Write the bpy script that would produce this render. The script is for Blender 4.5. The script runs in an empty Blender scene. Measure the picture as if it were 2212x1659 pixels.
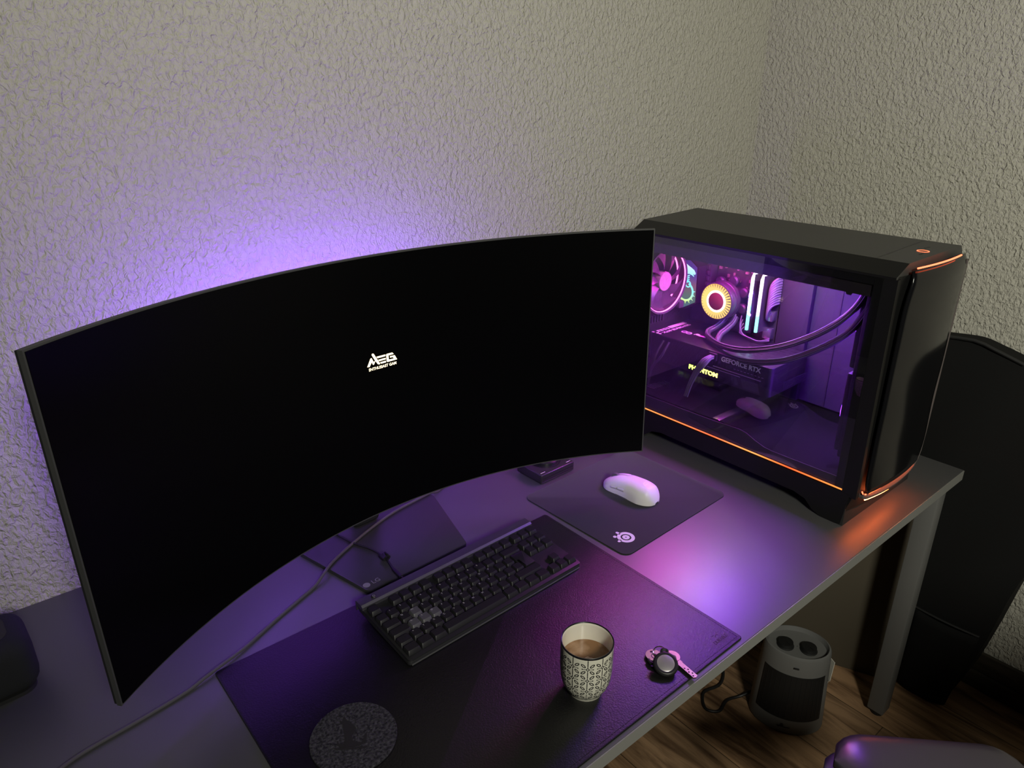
import bpy, bmesh, math, random
from mathutils import Vector, Matrix, Euler
random.seed(7)
PI = math.pi
C = bpy.context.scene.collection
DZ = 0.72            # desk top height

# ------------------------------------------------------------------ materials
def mat(name, base=(.5, .5, .5), rough=.5, metal=0., spec=.5, emit=None, estr=0., bump=None, coat=0., sheen=0.):
    m = bpy.data.materials.new(name); m.use_nodes = True
    nt = m.node_tree; b = nt.nodes['Principled BSDF']
    b.inputs['Base Color'].default_value = (*base, 1); b.inputs['Roughness'].default_value = rough
    b.inputs['Metallic'].default_value = metal; b.inputs['Specular IOR Level'].default_value = spec
    b.inputs['Coat Weight'].default_value = coat; b.inputs['Sheen Weight'].default_value = sheen
    if emit:
        b.inputs['Emission Color'].default_value = (*emit, 1); b.inputs['Emission Strength'].default_value = estr
    if bump:                                # (scale, detail, strength, distance)
        tc = nt.nodes.new('ShaderNodeTexCoord'); n = nt.nodes.new('ShaderNodeTexNoise'); bp = nt.nodes.new('ShaderNodeBump')
        n.inputs['Scale'].default_value = bump[0]; n.inputs['Detail'].default_value = bump[1]
        bp.inputs['Strength'].default_value = bump[2]; bp.inputs['Distance'].default_value = bump[3]
        nt.links.new(tc.outputs['Object'], n.inputs['Vector']); nt.links.new(n.outputs['Fac'], bp.inputs['Height'])
        nt.links.new(bp.outputs['Normal'], b.inputs['Normal'])
    return m

def noise_colour(m, scale, c1, c2, detail=4, stretch=(1, 1, 1), lo=.35, hi=.65, dist=0.):
    nt = m.node_tree; b = nt.nodes['Principled BSDF']
    tc = nt.nodes.new('ShaderNodeTexCoord'); mp = nt.nodes.new('ShaderNodeMapping'); n = nt.nodes.new('ShaderNodeTexNoise'); r = nt.nodes.new('ShaderNodeValToRGB')
    mp.inputs['Scale'].default_value = stretch
    n.inputs['Scale'].default_value = scale; n.inputs['Detail'].default_value = detail; n.inputs['Distortion'].default_value = dist
    r.color_ramp.elements[0].position = lo; r.color_ramp.elements[1].position = hi
    r.color_ramp.elements[0].color = (*c1, 1); r.color_ramp.elements[1].color = (*c2, 1)
    nt.links.new(tc.outputs['Object'], mp.inputs['Vector']); nt.links.new(mp.outputs['Vector'], n.inputs['Vector'])
    nt.links.new(n.outputs['Fac'], r.inputs['Fac']); nt.links.new(r.outputs['Color'], b.inputs['Base Color'])
    return m

def plaster(name, base):
    m = mat(name, base, .85, spec=.2); nt = m.node_tree; b = nt.nodes['Principled BSDF']
    tc = nt.nodes.new('ShaderNodeTexCoord')
    mp = nt.nodes.new('ShaderNodeMapping'); mp.inputs['Scale'].default_value = (1, 1, .72)
    n = nt.nodes.new('ShaderNodeTexNoise'); n.inputs['Scale'].default_value = 125; n.inputs['Detail'].default_value = 2.5; n.inputs['Roughness'].default_value = .55; n.inputs['Distortion'].default_value = .6
    n2 = nt.nodes.new('ShaderNodeTexNoise'); n2.inputs['Scale'].default_value = 48; n2.inputs['Detail'].default_value = 2
    ad = nt.nodes.new('ShaderNodeMath'); ad.operation = 'MULTIPLY_ADD'; ad.inputs[1].default_value = .35
    bp = nt.nodes.new('ShaderNodeBump'); bp.inputs['Strength'].default_value = 1.; bp.inputs['Distance'].default_value = .0085
    L = nt.links.new
    L(tc.outputs['Object'], mp.inputs['Vector']); L(mp.outputs['Vector'], n.inputs['Vector']); L(mp.outputs['Vector'], n2.inputs['Vector'])
    L(n2.outputs['Fac'], ad.inputs[0]); L(n.outputs['Fac'], ad.inputs[2]); L(ad.outputs[0], bp.inputs['Height']); L(bp.outputs['Normal'], b.inputs['Normal'])
    return m

def wood_floor(name):
    m = mat(name, (.1, .06, .03), .38, spec=.4); nt = m.node_tree; b = nt.nodes['Principled BSDF']; L = nt.links.new
    tc = nt.nodes.new('ShaderNodeTexCoord')
    br = nt.nodes.new('ShaderNodeTexBrick'); br.inputs['Scale'].default_value = 1; br.inputs['Brick Width'].default_value = 1.25; br.inputs['Row Height'].default_value = .19
    br.inputs['Mortar Size'].default_value = .0012; br.inputs['Color1'].default_value = (.75, .75, .75, 1); br.inputs['Color2'].default_value = (1.15, 1.1, 1.05, 1); br.inputs['Mortar'].default_value = (.25, .25, .25, 1)
    mr = nt.nodes.new('ShaderNodeMapping'); mr.inputs['Rotation'].default_value = (0, 0, PI / 2)
    mp = nt.nodes.new('ShaderNodeMapping'); mp.inputs['Scale'].default_value = (22, 2.6, 1)
    n = nt.nodes.new('ShaderNodeTexNoise'); n.inputs['Scale'].default_value = 1; n.inputs['Detail'].default_value = 7; n.inputs['Roughness'].default_value = .62; n.inputs['Distortion'].default_value = 1.1
    r = nt.nodes.new('ShaderNodeValToRGB'); r.color_ramp.elements[0].position = .36; r.color_ramp.elements[1].position = .62
    r.color_ramp.elements[0].color = (.10, .055, .030, 1); r.color_ramp.elements[1].color = (.46, .29, .165, 1)
    mx = nt.nodes.new('ShaderNodeMix'); mx.data_type = 'RGBA'; mx.blend_type = 'MULTIPLY'; mx.inputs['Factor'].default_value = 1
    L(tc.outputs['Object'], mr.inputs['Vector']); L(mr.outputs['Vector'], br.inputs['Vector'])
    L(tc.outputs['Object'], mp.inputs['Vector']); L(mp.outputs['Vector'], n.inputs['Vector']); L(n.outputs['Fac'], r.inputs['Fac'])
    L(r.outputs['Color'], mx.inputs['A']); L(br.outputs['Color'], mx.inputs['B']); L(mx.outputs['Result'], b.inputs['Base Color'])
    return m

def glass_pane(name, tint=(.86, .86, .88), refl=.09):
    m = bpy.data.materials.new(name); m.use_nodes = True; nt = m.node_tree; nt.nodes.clear(); L = nt.links.new
    o = nt.nodes.new('ShaderNodeOutputMaterial'); t = nt.nodes.new('ShaderNodeBsdfTransparent'); g = nt.nodes.new('ShaderNodeBsdfGlossy')
    mx = nt.nodes.new('ShaderNodeMixShader'); f = nt.nodes.new('ShaderNodeFresnel'); f.inputs['IOR'].default_value = 1.5
    mu = nt.nodes.new('ShaderNodeMath'); mu.operation = 'MULTIPLY'; mu.inputs[1].default_value = refl / .05; mu.use_clamp = True
    ge = nt.nodes.new('ShaderNodeNewGeometry'); io = nt.nodes.new('ShaderNodeMath'); io.operation = 'MULTIPLY_ADD'; io.inputs[1].default_value = 1 / 1.5 - 1.5; io.inputs[2].default_value = 1.5
    L(ge.outputs['Backfacing'], io.inputs[0]); L(io.outputs[0], f.inputs['IOR'])      # same reflectance on both faces of the pane
    t.inputs['Color'].default_value = (*tint, 1); g.inputs['Roughness'].default_value = .0; g.inputs['Color'].default_value = (1, 1, 1, 1)
    L(f.outputs[0], mu.inputs[0]); L(mu.outputs[0], mx.inputs['Fac']); L(t.outputs[0], mx.inputs[1]); L(g.outputs[0], mx.inputs[2]); L(mx.outputs[0], o.inputs['Surface'])
    return m

def gradient_emit(name, axis, lo, hi, stops, strength, base=(.05, .05, .05)):
    """an addressable LED strip: its colour runs along an axis of the object"""
    m = mat(name, base, .4, emit=(1, 1, 1), estr=strength); nt = m.node_tree; b = nt.nodes['Principled BSDF']; L = nt.links.new
    tc = nt.nodes.new('ShaderNodeTexCoord'); s = nt.nodes.new('ShaderNodeSeparateXYZ'); mr = nt.nodes.new('ShaderNodeMapRange'); r = nt.nodes.new('ShaderNodeValToRGB')
    mr.inputs['From Min'].default_value = lo; mr.inputs['From Max'].default_value = hi
    cr = r.color_ramp
    while len(cr.elements) < len(stops): cr.elements.new(.5)
    for e, (p, c) in zip(cr.elements, stops): e.position = p; e.color = (*c, 1)
    L(tc.outputs['Object'], s.inputs[0]); L(s.outputs['XYZ'.index(axis)], mr.inputs['Value']); L(mr.outputs[0], r.inputs['Fac']); L(r.outputs['Color'], b.inputs['Emission Color'])
    return m

WALLC = (.60, .58, .50)
M = dict(
    wall=plaster('plaster', WALLC), ceiling=mat('ceiling_paint', (.75, .73, .68), .9), floor=wood_floor('wood_floor'),
    skirting=noise_colour(mat('dark_skirting', (.05, .045, .035), .5), 9, (.045, .038, .028), (.075, .062, .045), stretch=(8, 1, 8)),
    desk=mat('grey_laminate', (.078, .078, .081), .40, spec=1.0, bump=(900, 2, .06, .0004)),
    desk_edge=mat('laminate_edge', (.24, .24, .225), .5),
    frame_metal=mat('grey_powder_coat', (.16, .16, .155), .45, spec=.4, bump=(700, 2, .1, .0003)),
    rubber=mat('black_rubber', (.012, .012, .012), .7),
    black=mat('black_plastic', (.012, .012, .013), .45), black_matt=mat('black_matt', (.018, .018, .018), .7),
    screen=mat('dark_screen', (.0018, .0018, .002), .28, spec=.10),
    mon_shell=mat('monitor_shell', (.02, .02, .022), .75, spec=.2), mon_edge=mat('monitor_edge', (.06, .06, .06), .5, spec=.4),
    base_plate=mat('grey_stand_base', (.035, .035, .038), .38),
    logo_grey=mat('printed_grey', (.2, .2, .2), .5),
    leather=mat('black_leather', (.005, .0048, .005), .40, spec=.6, bump=(420, 5, .45, .0011)),
    leather_dark=mat('pressed_leather', (.008, .008, .008), .6), stitch=mat('black_thread', (.01, .01, .012), .8),
    pad=mat('mouse_pad_cloth', (.022, .022, .024), .85, spec=.25, sheen=.25, bump=(2500, 1, .25, .0003)),
    pad_print=mat('white_print', (.75, .75, .75), .8), pad_edge=mat('pad_rubber_edge', (.006, .006, .006), .9),
    white_plastic=mat('white_plastic', (.78, .77, .76), .42), white_button=mat('white_side_button', (.62, .62, .6), .4),
    wheel=mat('grey_wheel', (.1, .1, .1), .5), logo_white=mat('glossy_white', (.95, .93, .95), .25),
    kb_body=mat('keyboard_body', (.02, .02, .022), .5), kb_plate=mat('keyboard_top_plate', (.03, .03, .033), .38, metal=.5),
    kb_bar=mat('brushed_bar', (.15, .15, .16), .42, metal=.8), key=mat('key_black', (.013, .013, .014), .45, spec=.4),
    key_grey=mat('key_grey', (.075, .075, .08), .45), legend=mat('key_legend', (.4, .4, .4), .6), lip=mat('keyboard_lip', (.14, .14, .14), .4, metal=.5),
    cable=mat('grey_cable', (.08, .075, .08), .45), black_cable=mat('black_cable', (.012, .012, .013), .5),
    ceramic=mat('cream_ceramic', (.74, .72, .60), .22, coat=.4), glaze_black=mat('black_glaze', (.01, .01, .012), .3),
    coffee=noise_colour(mat('milky_coffee', (.3, .17, .09), .2), 45, (.23, .115, .05), (.42, .26, .16), lo=.45, hi=.7),
    foam=mat('milk_foam', (.62, .46, .36), .5, bump=(400, 3, .4, .001)),
    steel=mat('nickel', (.72, .68, .62), .22, metal=1.), brass=mat('brass_cut', (.75, .6, .4), .3, metal=1.), tag_white=mat('polished_disc', (.62, .58, .60), .3, metal=.7),
    felt=noise_colour(mat('grey_felt', (.1, .1, .1), .95, spec=.1, bump=(350, 6, .9, .002)), 260, (.020, .020, .024), (.075, .075, .083), detail=6, lo=.38, hi=.68),
    engraved=mat('engraved_felt', (.010, .010, .010), .9),
    anod=mat('anodised_black', (.06, .055, .06), .35, metal=.6), knob=mat('dark_knob', (.10, .10, .11), .28, metal=.8), knob_top=mat('knob_face', (.04, .04, .04), .5),
    mesh_fabric=mat('speaker_fabric', (.010, .011, .013), .9, bump=(1200, 1, .6, .0008)),
    case=mat('case_steel', (.007, .007, .007), .42, spec=.35, bump=(1500, 1, .08, .0002)), case_in=mat('case_inner', (.014, .014, .016), .7, spec=.2),
    case_top=mat('case_top', (.052, .052, .049), .5, bump=(1500, 1, .08, .0002)),
    front_gloss=mat('gloss_front', (.006, .006, .007), .12, spec=.3), lip_white=mat('translucent_lip', (.12, .10, .095), .7, spec=.2),
    border=mat('painted_glass_border', (.035, .030, .030), .35), shroud=mat('psu_shroud', (.005, .005, .0055), .22, spec=.3), groove=mat('polished_groove', (.35, .35, .37), .22, metal=.9),
    pcb=noise_colour(mat('circuit_board', (.03, .03, .035), .5), 60, (.010, .010, .012), (.035, .03, .032)), chip=mat('heatsink', (.03, .03, .034), .5, metal=.3), solder=mat('solder_bits', (.6, .5, .4), .35, metal=.8),
    tray=mat('cable_cover', (.020, .020, .024), .8, spec=.1), tray_side=mat('side_tray', (.026, .026, .03), .8, spec=.1),
    gpu_plate=mat('brushed_backplate', (.09, .085, .095), .3, metal=.85), gpu_side=mat('card_shroud', (.006, .006, .0065), .45, spec=.3), gpu_line=mat('card_trim', (.55, .45, .5), .3, metal=.8), gpu_text=mat('card_lettering', (.5, .48, .52), .4),
    print_pink=mat('backplate_print', (.85, .8, .82), .5),
    fan_blade=mat('smoke_fan_blade', (.07, .055, .07), .35), fan_frame=mat('fan_frame', (.05, .05, .055), .5), fan_hub=mat('fan_hub', (.28, .25, .25), .4),
    sleeve=mat('tube_sleeve', (.03, .03, .034), .42, spec=.5, bump=(900, 2, .5, .0008)), sleeve_wire=mat('cable_sleeve', (.10, .095, .11), .45),
    heater=mat('heater_shell', (.15, .15, .145), .5, bump=(700, 1, .08, .0003)), heater_dark=mat('heater_grille', (.007, .007, .007), .6),
    bag=mat('black_canvas', (.010, .010, .010), .85, spec=.2, bump=(600, 3, .4, .001)), board=mat('beige_board', (.085, .070, .047), .75),
    paper=mat('white_tag', (.7, .68, .6), .7),
    chair_leather=mat('chair_leather', (.05, .045, .055), .32, spec=.6, bump=(90, 3, .15, .001)), chair_plastic=mat('chair_plastic', (.06, .06, .06), .5),
    glass=glass_pane('tempered_glass'),
)
VIOLET = (.30, .06, 1.0)
M.update(
    ring_light=mat('violet_led_ring', (.1, .1, .1), .5, emit=(.25, .07, 1.0), estr=150.0),
    boot_logo=mat('lit_logo', (0, 0, 0), .5, emit=(1.0, .80, .50), estr=2.6),
    orange=gradient_emit('orange_led_strip', 'Y', -.28, .24, [(0, (1, .30, .05)), (.25, (1, .10, .015)), (.4, (1, .35, .06)), (.6, (1, .13, .02)), (1, (1, .30, .06))], 1.6),
    red_orange=mat('red_led_strip', (.1, .1, .1), .5, emit=(1, .13, .05), estr=4.0),
    orange_side=mat('orange_led_side', (.1, .1, .1), .5, emit=(1, .14, .03), estr=.5), chin_led=mat('chin_led', (.1, .1, .1), .5, emit=(1, .15, .03), estr=70.0), lip_led=mat('lip_led', (.1, .1, .1), .5, emit=(1, .16, .04), estr=14.0),
    roof_led=gradient_emit('rainbow_fan_light', 'Y', -.212, .176, [(0, (.24, .015, .85)), (.28, (.28, .02, 1)), (.40, (.25, .10, 1)), (.45, (.85, .8, .72)), (.48, (.85, .75, .7)), (.55, (.50, .035, .42)), (1, (.36, .010, .27))], 290.0),
    front_fan=mat('violet_fan_light', (.1, .1, .1), .5, emit=(.24, .04, 1.0), estr=20.0),
    pink_fan=mat('pink_fan_light', (.1, .1, .1), .5, emit=(1.0, .09, .55), estr=11.0),
    cooler_ring=gradient_emit('yellow_cooler_ring', 'Z', -.04, .04, [(0, (1, .62, .07)), (.5, (1, .76, .10)), (.85, (1, .70, .06)), (1, (1, .55, .03))], 1.7),
    cooler_core=mat('white_cooler_core', (.5, .5, .5), .5, emit=(1, .90, .50), estr=4.0),
    cooler_disc=mat('copper_disc', (.10, .045, .022), .55, spec=.2),
    ram=gradient_emit('memory_light', 'Z', .26, .39, [(0, (.15, 1, .55)), (.45, (.2, 1, .9)), (.55, (.8, .75, 1)), (1, (1, .95, 1))], 3.5),
    ram_b=gradient_emit('memory_light_b', 'Z', .26, .39, [(0, (.2, 1, .75)), (.3, (.2, .95, 1)), (.4, (1, .6, .95)), (1, (1, .92, 1))], 3.5),
    dragon_light=gradient_emit('iridescent_light', 'Z', .30, .39, [(0, (.75, 1, .25)), (.25, (.3, 1, .8)), (.6, (.2, .9, 1)), (1, (.7, .95, 1))], 1.6),
    dragon_back=gradient_emit('iridescent_panel', 'Z', .28, .40, [(0, (.05, .45, .45)), (.3, (.18, .55, .30)), (.5, (.55, .30, .30)), (.7, (.10, .18, .75)), (1, (.08, .06, .6))], .45),
    phantom=gradient_emit('lit_card_name', 'Y', .08, .16, [(0, (1, .85, .12)), (.5, (.85, 1, .1)), (1, (.55, 1, .08))], 7.0),
)

# ------------------------------------------------------------------ helpers
class MB:
    """collects simple solids in one bmesh; build() links them as ONE mesh object"""
    def __init__(s): s.bm = bmesh.new(); s.mats = []
    def mi(s, m):
        if m not in s.mats: s.mats.append(m)
        return s.mats.index(m)
    def _merge(s, tmp, mx, m):
        if mx is not None: bmesh.ops.transform(tmp, matrix=mx, verts=tmp.verts)
        bmesh.ops.recalc_face_normals(tmp, faces=tmp.faces)
        k = s.mi(m) if m else 0
        vm = {v: s.bm.verts.new(v.co) for v in tmp.verts}
        for f in tmp.faces:
            try:
                nf = s.bm.faces.new([vm[v] for v in f.verts]); nf.material_index = k; nf.smooth = f.smooth
            except ValueError: pass
        tmp.free()
    def box(s, c, size, bev=0., seg=2, rot=None, m=None):
        t = bmesh.new(); bmesh.ops.create_cube(t, size=1)
        bmesh.ops.scale(t, vec=size, verts=t.verts)
        if bev > 0: bmesh.ops.bevel(t, geom=list(t.edges), offset=bev, segments=seg, profile=.5, affect='EDGES')
        mx = Matrix.Translation(c)
        if rot: mx = mx @ Euler(rot).to_matrix().to_4x4()
        s._merge(t, mx, m); return s
    def bx(s, x0, x1, y0, y1, z0, z1, bev=0., seg=2, m=None):
        return s.box(((x0 + x1) / 2, (y0 + y1) / 2, (z0 + z1) / 2), (abs(x1 - x0), abs(y1 - y0), abs(z1 - z0)), bev, seg, None, m)
    def prism(s, pts, h0, h1, mx=None, bev=0., seg=2, m=None):
        """extrudes a 2D polygon (any winding) from z=h0 to h1, then applies mx"""
        t = bmesh.new(); vs = [t.verts.new((x, y, h0)) for x, y in pts]; f = t.faces.new(vs)
        r = bmesh.ops.extrude_face_region(t, geom=[f]); nv = [g for g in r['geom'] if isinstance(g, bmesh.types.BMVert)]
        bmesh.ops.translate(t, vec=(0, 0, h1 - h0), verts=nv)
        if bev > 0:
            es = [e for e in t.edges if all(abs(v.co.z - h1) < 1e-7 for v in e.verts)]
            bmesh.ops.bevel(t, geom=es, offset=bev, segments=seg, profile=.5, affect='EDGES')
        s._merge(t, mx, m); return s
    def lathe(s, prof, n=48, mx=None, m=None, a0=0., a1=2 * PI):
        t = bmesh.new(); full = abs(a1 - a0 - 2 * PI) < 1e-6; k = n if full else n + 1; rows = []
        for r, z in prof:
            if r < 1e-7: rows.append([t.verts.new((0, 0, z))])
            else: rows.append([t.verts.new((r * math.cos(a0 + (a1 - a0) * i / n), r * math.sin(a0 + (a1 - a0) * i / n), z)) for i in range(k)])
        for a, b in zip(rows[:-1], rows[1:]):
            for i in range(n):
                j = (i + 1) % k
                if len(a) == 1 and len(b) == 1: continue
                if len(a) == 1: q = [a[0], b[i], b[j]]
                elif len(b) == 1: q = [a[i], a[j], b[0]]
                else: q = [a[i], a[j], b[j], b[i]]
                t.faces.new(q)
        s._merge(t, mx, m); return s
    def cyl(s, c, r, h, axis='Z', n=32, bev=0., m=None, r2=None):
        r2 = r if r2 is None else r2
        p = [(0, -h / 2), (r - bev, -h / 2), (r, -h / 2 + bev), (r2, h / 2 - bev), (r2 - bev, h / 2), (0, h / 2)] if bev else [(0, -h / 2), (r, -h / 2), (r2, h / 2), (0, h / 2)]
        R = {'Z': Matrix(), 'X': Matrix.Rotation(PI / 2, 4, 'Y'), 'Y': Matrix.Rotation(-PI / 2, 4, 'X')}[axis]
        return s.lathe(p, n, Matrix.Translation(c) @ R, m)
    def grid(s, P, close_u=False, close_v=False, m=None):
        t = bmesh.new(); V = [[t.verts.new(p) for p in row] for row in P]; a, b = len(V), len(V[0])
        for i in range(a if close_u else a - 1):
            for j in range(b if close_v else b - 1):
                q = [V[i][j], V[(i + 1) % a][j], V[(i + 1) % a][(j + 1) % b], V[i][(j + 1) % b]]
                try: t.faces.new(q)
                except ValueError: pass
        bmesh.ops.remove_doubles(t, verts=t.verts, dist=1e-6)
        s._merge(t, None, m); return s
    def tube(s, pts, r, n=10, m=None, sub=6):
        P = smooth_path(pts, sub) if sub > 1 else [Vector(p) for p in pts]
        up = Vector((0, 0, 1)); rings = []; prev = None
        for i, p in enumerate(P):
            d = (P[min(i + 1, len(P) - 1)] - P[max(i - 1, 0)]).normalized()
            if prev is None: a = d.cross(up if abs(d.z) < .9 else Vector((1, 0, 0))).normalized()
            else: a = (prev - d * prev.dot(d)).normalized()
            prev = a; b = d.cross(a)
            rr = r(i / (len(P) - 1)) if callable(r) else r
            rings.append([p + a * rr * math.cos(2 * PI * k / n) + b * rr * math.sin(2 * PI * k / n) for k in range(n)])
        t = bmesh.new(); V = [[t.verts.new(q) for q in ring] for ring in rings]
        for i in range(len(V) - 1):
            for k in range(n): t.faces.new([V[i][k], V[i + 1][k], V[i + 1][(k + 1) % n], V[i][(k + 1) % n]])
        t.faces.new(V[0]); t.faces.new(V[-1][::-1])
        s._merge(t, None, m); return s
    def build(s, name, material, parent=None, smooth=35):
        me = bpy.data.meshes.new(name); s.bm.to_mesh(me); s.bm.free()
        for mm in (s.mats if s.mats else [material]): me.materials.append(mm)
        if smooth:
            me.polygons.foreach_set('use_smooth', [True] * len(me.polygons)); me.set_sharp_from_angle(angle=math.radians(smooth))
        o = bpy.data.objects.new(name, me); C.objects.link(o)
        if parent is not None: o.parent = parent
        return o

def smooth_path(pts, sub=6):
    P = [Vector(p) for p in pts]; out = []
    for i in range(len(P) - 1):
        p0, p1, p2, p3 = P[max(i - 1, 0)], P[i], P[i + 1], P[min(i + 2, len(P) - 1)]
        for k in range(sub):
            t = k / sub
            out.append(.5 * ((2 * p1) + (p2 - p0) * t + (2 * p0 - 5 * p1 + 4 * p2 - p3) * t * t + (3 * p1 - p0 - 3 * p2 + p3) * t ** 3))
    out.append(P[-1]); return out

def rrect(x0, x1, y0, y1, r, n=6):
    pts = []
    for cx, cy, a in ((x1 - r, y0 + r, -PI / 2), (x1 - r, y1 - r, 0), (x0 + r, y1 - r, PI / 2), (x0 + r, y0 + r, PI)):
        for k in range(n + 1):
            t = a + k * PI / 2 / n; pts.append((cx + r * math.cos(t), cy + r * math.sin(t)))
    return pts

def rpoly(pts, r, n=4):
    """round the corners of a polygon"""
    out = []; N = len(pts)
    for i in range(N):
        p = Vector(pts[i]); a = Vector(pts[i - 1]) - p; b = Vector(pts[(i + 1) % N]) - p
        rr = min(r, a.length * .45, b.length * .45); q0 = p + a.normalized() * rr; q1 = p + b.normalized() * rr
        for k in range(n + 1):
            t = k / n; out.append(tuple((1 - t) ** 2 * q0 + 2 * t * (1 - t) * p + t * t * q1))
    return out

def thing(name, label, cat, loc=(0, 0, 0), rz=0., group=None):
    o = bpy.data.objects.new(name, None); C.objects.link(o); o.location = loc; o.rotation_euler = (0, 0, rz); o.empty_display_size = .05
    return tag(o, label, cat, group)
def tag(o, label, cat, group=None):
    o['label'] = label; o['category'] = cat
    if group: o['group'] = group
    return o
def struct(o): o['kind'] = 'structure'; return o

def text_mesh(s, size, depth=.0003, align='CENTER', bold=0., spacing=1., shear=0.):
    cu = bpy.data.curves.new('lettering', 'FONT'); cu.body = s; cu.size = size; cu.extrude = depth / 2; cu.align_x = align; cu.align_y = 'CENTER'
    cu.offset = bold; cu.space_character = spacing; cu.shear = shear; cu.resolution_u = 3
    o = bpy.data.objects.new('lettering', cu); C.objects.link(o)
    bpy.context.view_layer.update()
    me = bpy.data.meshes.new_from_object(o.evaluated_get(bpy.context.evaluated_depsgraph_get()))
    bpy.data.objects.remove(o); bpy.data.curves.remove(cu)
    return me
def text_obj(name, s, size, mx, material, parent, width=None, depth=.0003, **k):
    me = text_mesh(s, size, depth, **k); me.name = name
    if width:
        xs = [v.co.x for v in me.vertices]; f = width / (max(xs) - min(xs)); me.transform(Matrix.Diagonal((f, 1, 1, 1)))
    me.transform(mx); me.materials.clear(); me.materials.append(material)
    o = bpy.data.objects.new(name, me); C.objects.link(o)
    if parent is not None: o.parent = parent
    return o
def frame_mx(o, x, y):
    """matrix whose local x, y axes are the given vectors, origin o"""
    x = Vector(x).normalized(); y = Vector(y); z = x.cross(y).normalized(); y = z.cross(x)
    m = Matrix((x, y, z)).transposed().to_4x4(); m.translation = o; return m

# ------------------------------------------------------------------ camera
cam = bpy.data.cameras.new('camera'); co = bpy.data.objects.new('camera', cam); C.objects.link(co)
co.location = (-0.81541, -0.43935, 1.49217); co.rotation_euler = (1.18021, 0.00126, -0.68954)
cam.sensor_fit = 'HORIZONTAL'; cam.sensor_width = 36; cam.lens = 36 * 1543.915 / 2212; cam.clip_start = .01
bpy.context.scene.camera = co

# ------------------------------------------------------------------ the room
WY, WX = .7826, 1.0953
XL, YF, CH = -2.6, -3.0, 2.5
struct(MB().bx(XL - .1, WX + .1, WY, WY + .1, 0, CH).build('wall_back', M['wall']))
struct(MB().bx(WX, WX + .1, YF, WY, 0, CH).build('wall_right', M['wall']))
struct(MB().bx(XL - .1, WX + .1, YF - .1, WY + .1, -.1, 0).build('floor', M['floor']))
b = MB(); b.bx(WX - .012, WX, YF, WY, .052, .11, .003, m=M['skirting']); b.bx(WX - .018, WX, YF, WY, 0, .050, .003, m=M['skirting'])
struct(b.build('baseboard_right', M['skirting']))
b = MB(); b.bx(XL, WX - .018, WY - .012, WY, .052, .11, .003); b.bx(XL, WX - .018, WY - .018, WY, 0, .050, .003)
struct(b.build('baseboard_back', M['skirting']))

# ------------------------------------------------------------------ desk
DX0, DX1, DY0, DY1, DT = -1.18, .8236, -.0079, .780, .024
desk = thing('desk', 'long grey laminate desk on square metal legs in the room corner', 'desk', (-.18, .386, 0))
off = Vector((.18, -.386, 0))
def dk(x0, x1, y0, y1, z0, z1, bev=0., mm=None, bb=None):
    bb = bb or MB(); bb.bx(x0 + off.x, x1 + off.x, y0 + off.y, y1 + off.y, z0, z1, bev, m=mm); return bb
b = dk(DX0, DX1, DY0 + .001, DY1, DZ - DT, DZ, .0008, M['desk']); b.build('desktop', M['desk'], desk)
dk(DX0, DX1, DY0 - .0004, DY0 + .001, DZ - DT + .0008, DZ - .0010, 0, M['desk_edge']).build('edge_band', M['desk_edge'], desk)
for lx in (DX0 + .01, .775):
    for ly in (.012, .72):
        l = dk(lx, lx + .040, ly, ly + .040, .016, DZ - DT - .0002, .003).build('leg', M['frame_metal'], desk)
        MB().cyl((lx + .02 + off.x, ly + .02 + off.y, .0085), .015, .017, n=20, bev=.003).build('rubber_foot', M['rubber'], l)
for lx in (DX0 + .015, .780): dk(lx, lx + .03, .052, .72, DZ - DT - .040, DZ - DT - .0002, .002).build('side_rail', M['frame_metal'], desk)
for ly in (.070, .70): dk(DX0 + .045, .780, ly, ly + .03, DZ - DT - .035, DZ - DT - .0002, .002).build('cross_rail', M['frame_metal'], desk)
b = MB(); b.prism([(.775, .0195), (.740, .0195), (.775, -.015 + .0195)], 0, 0.001)
dk(.744, .775, .020, .045, DZ - DT - .026, DZ - DT - .0002, .002).build('leg_bracket', M['frame_metal'], desk)

# ------------------------------------------------------------------ curved monitor
MC = Vector((-.2957, .5164, 1.04247)); MYAW, MTILT, MR, MA, MH = .036246, .022097, .80, 1.02474, .43824
mon = thing('curved_monitor', 'very wide curved black monitor showing a small glowing logo', 'monitor', (MC.x, MC.y, DZ), MYAW)
def msurf(a_mm, h_mm, back=0.):
    """arc / height position on the screen in metres -> local coordinates (x right, y to the wall, z up from the desk)"""
    th = a_mm / MR; r = MR + back
    x = r * math.sin(th); y = -(MR - r * math.cos(th)); z = h_mm
    c, s = math.cos(MTILT), math.sin(MTILT)
    return Vector((x, y * c + z * s, -y * s + z * c + MC.z - DZ))
def mshell(a0, a1, h0, h1, b0, b1, bb=None, n=48, m=None, taper=None):
    bb = bb or MB(); P = []
    for i in range(n + 1):
        a = a0 + (a1 - a0) * i / n
        hh = (h0, h1); bk = b1 if taper is None else b0 + (b1 - b0) * taper(i / n)
        P.append([msurf(a, hh[0], b0), msurf(a, hh[1], b0), msurf(a, hh[1], bk), msurf(a, hh[0], bk)])
    bb.grid(P, close_v=True, m=m)
    for row in (P[0], P[-1]):
        t = bmesh.new(); t.faces.new([t.verts.new(p) for p in row]); bb._merge(t, None, m)
    return bb
A2, H2 = MA / 2, MH / 2
mshell(-A2 + .0022, A2 - .0022, -H2 + .0022, H2 - .0022, -.0004, .003).build('screen', M['screen'], mon, smooth=20)
mshell(-A2, A2, -H2, H2, .0004, .0065).build('bezel', M['mon_edge'], mon, smooth=20)
mshell(-A2 + .001, A2 - .001, -H2 + .001, H2 - .001, .0065, .0105).build('panel_back', M['mon_shell'], mon, smooth=20)
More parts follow.
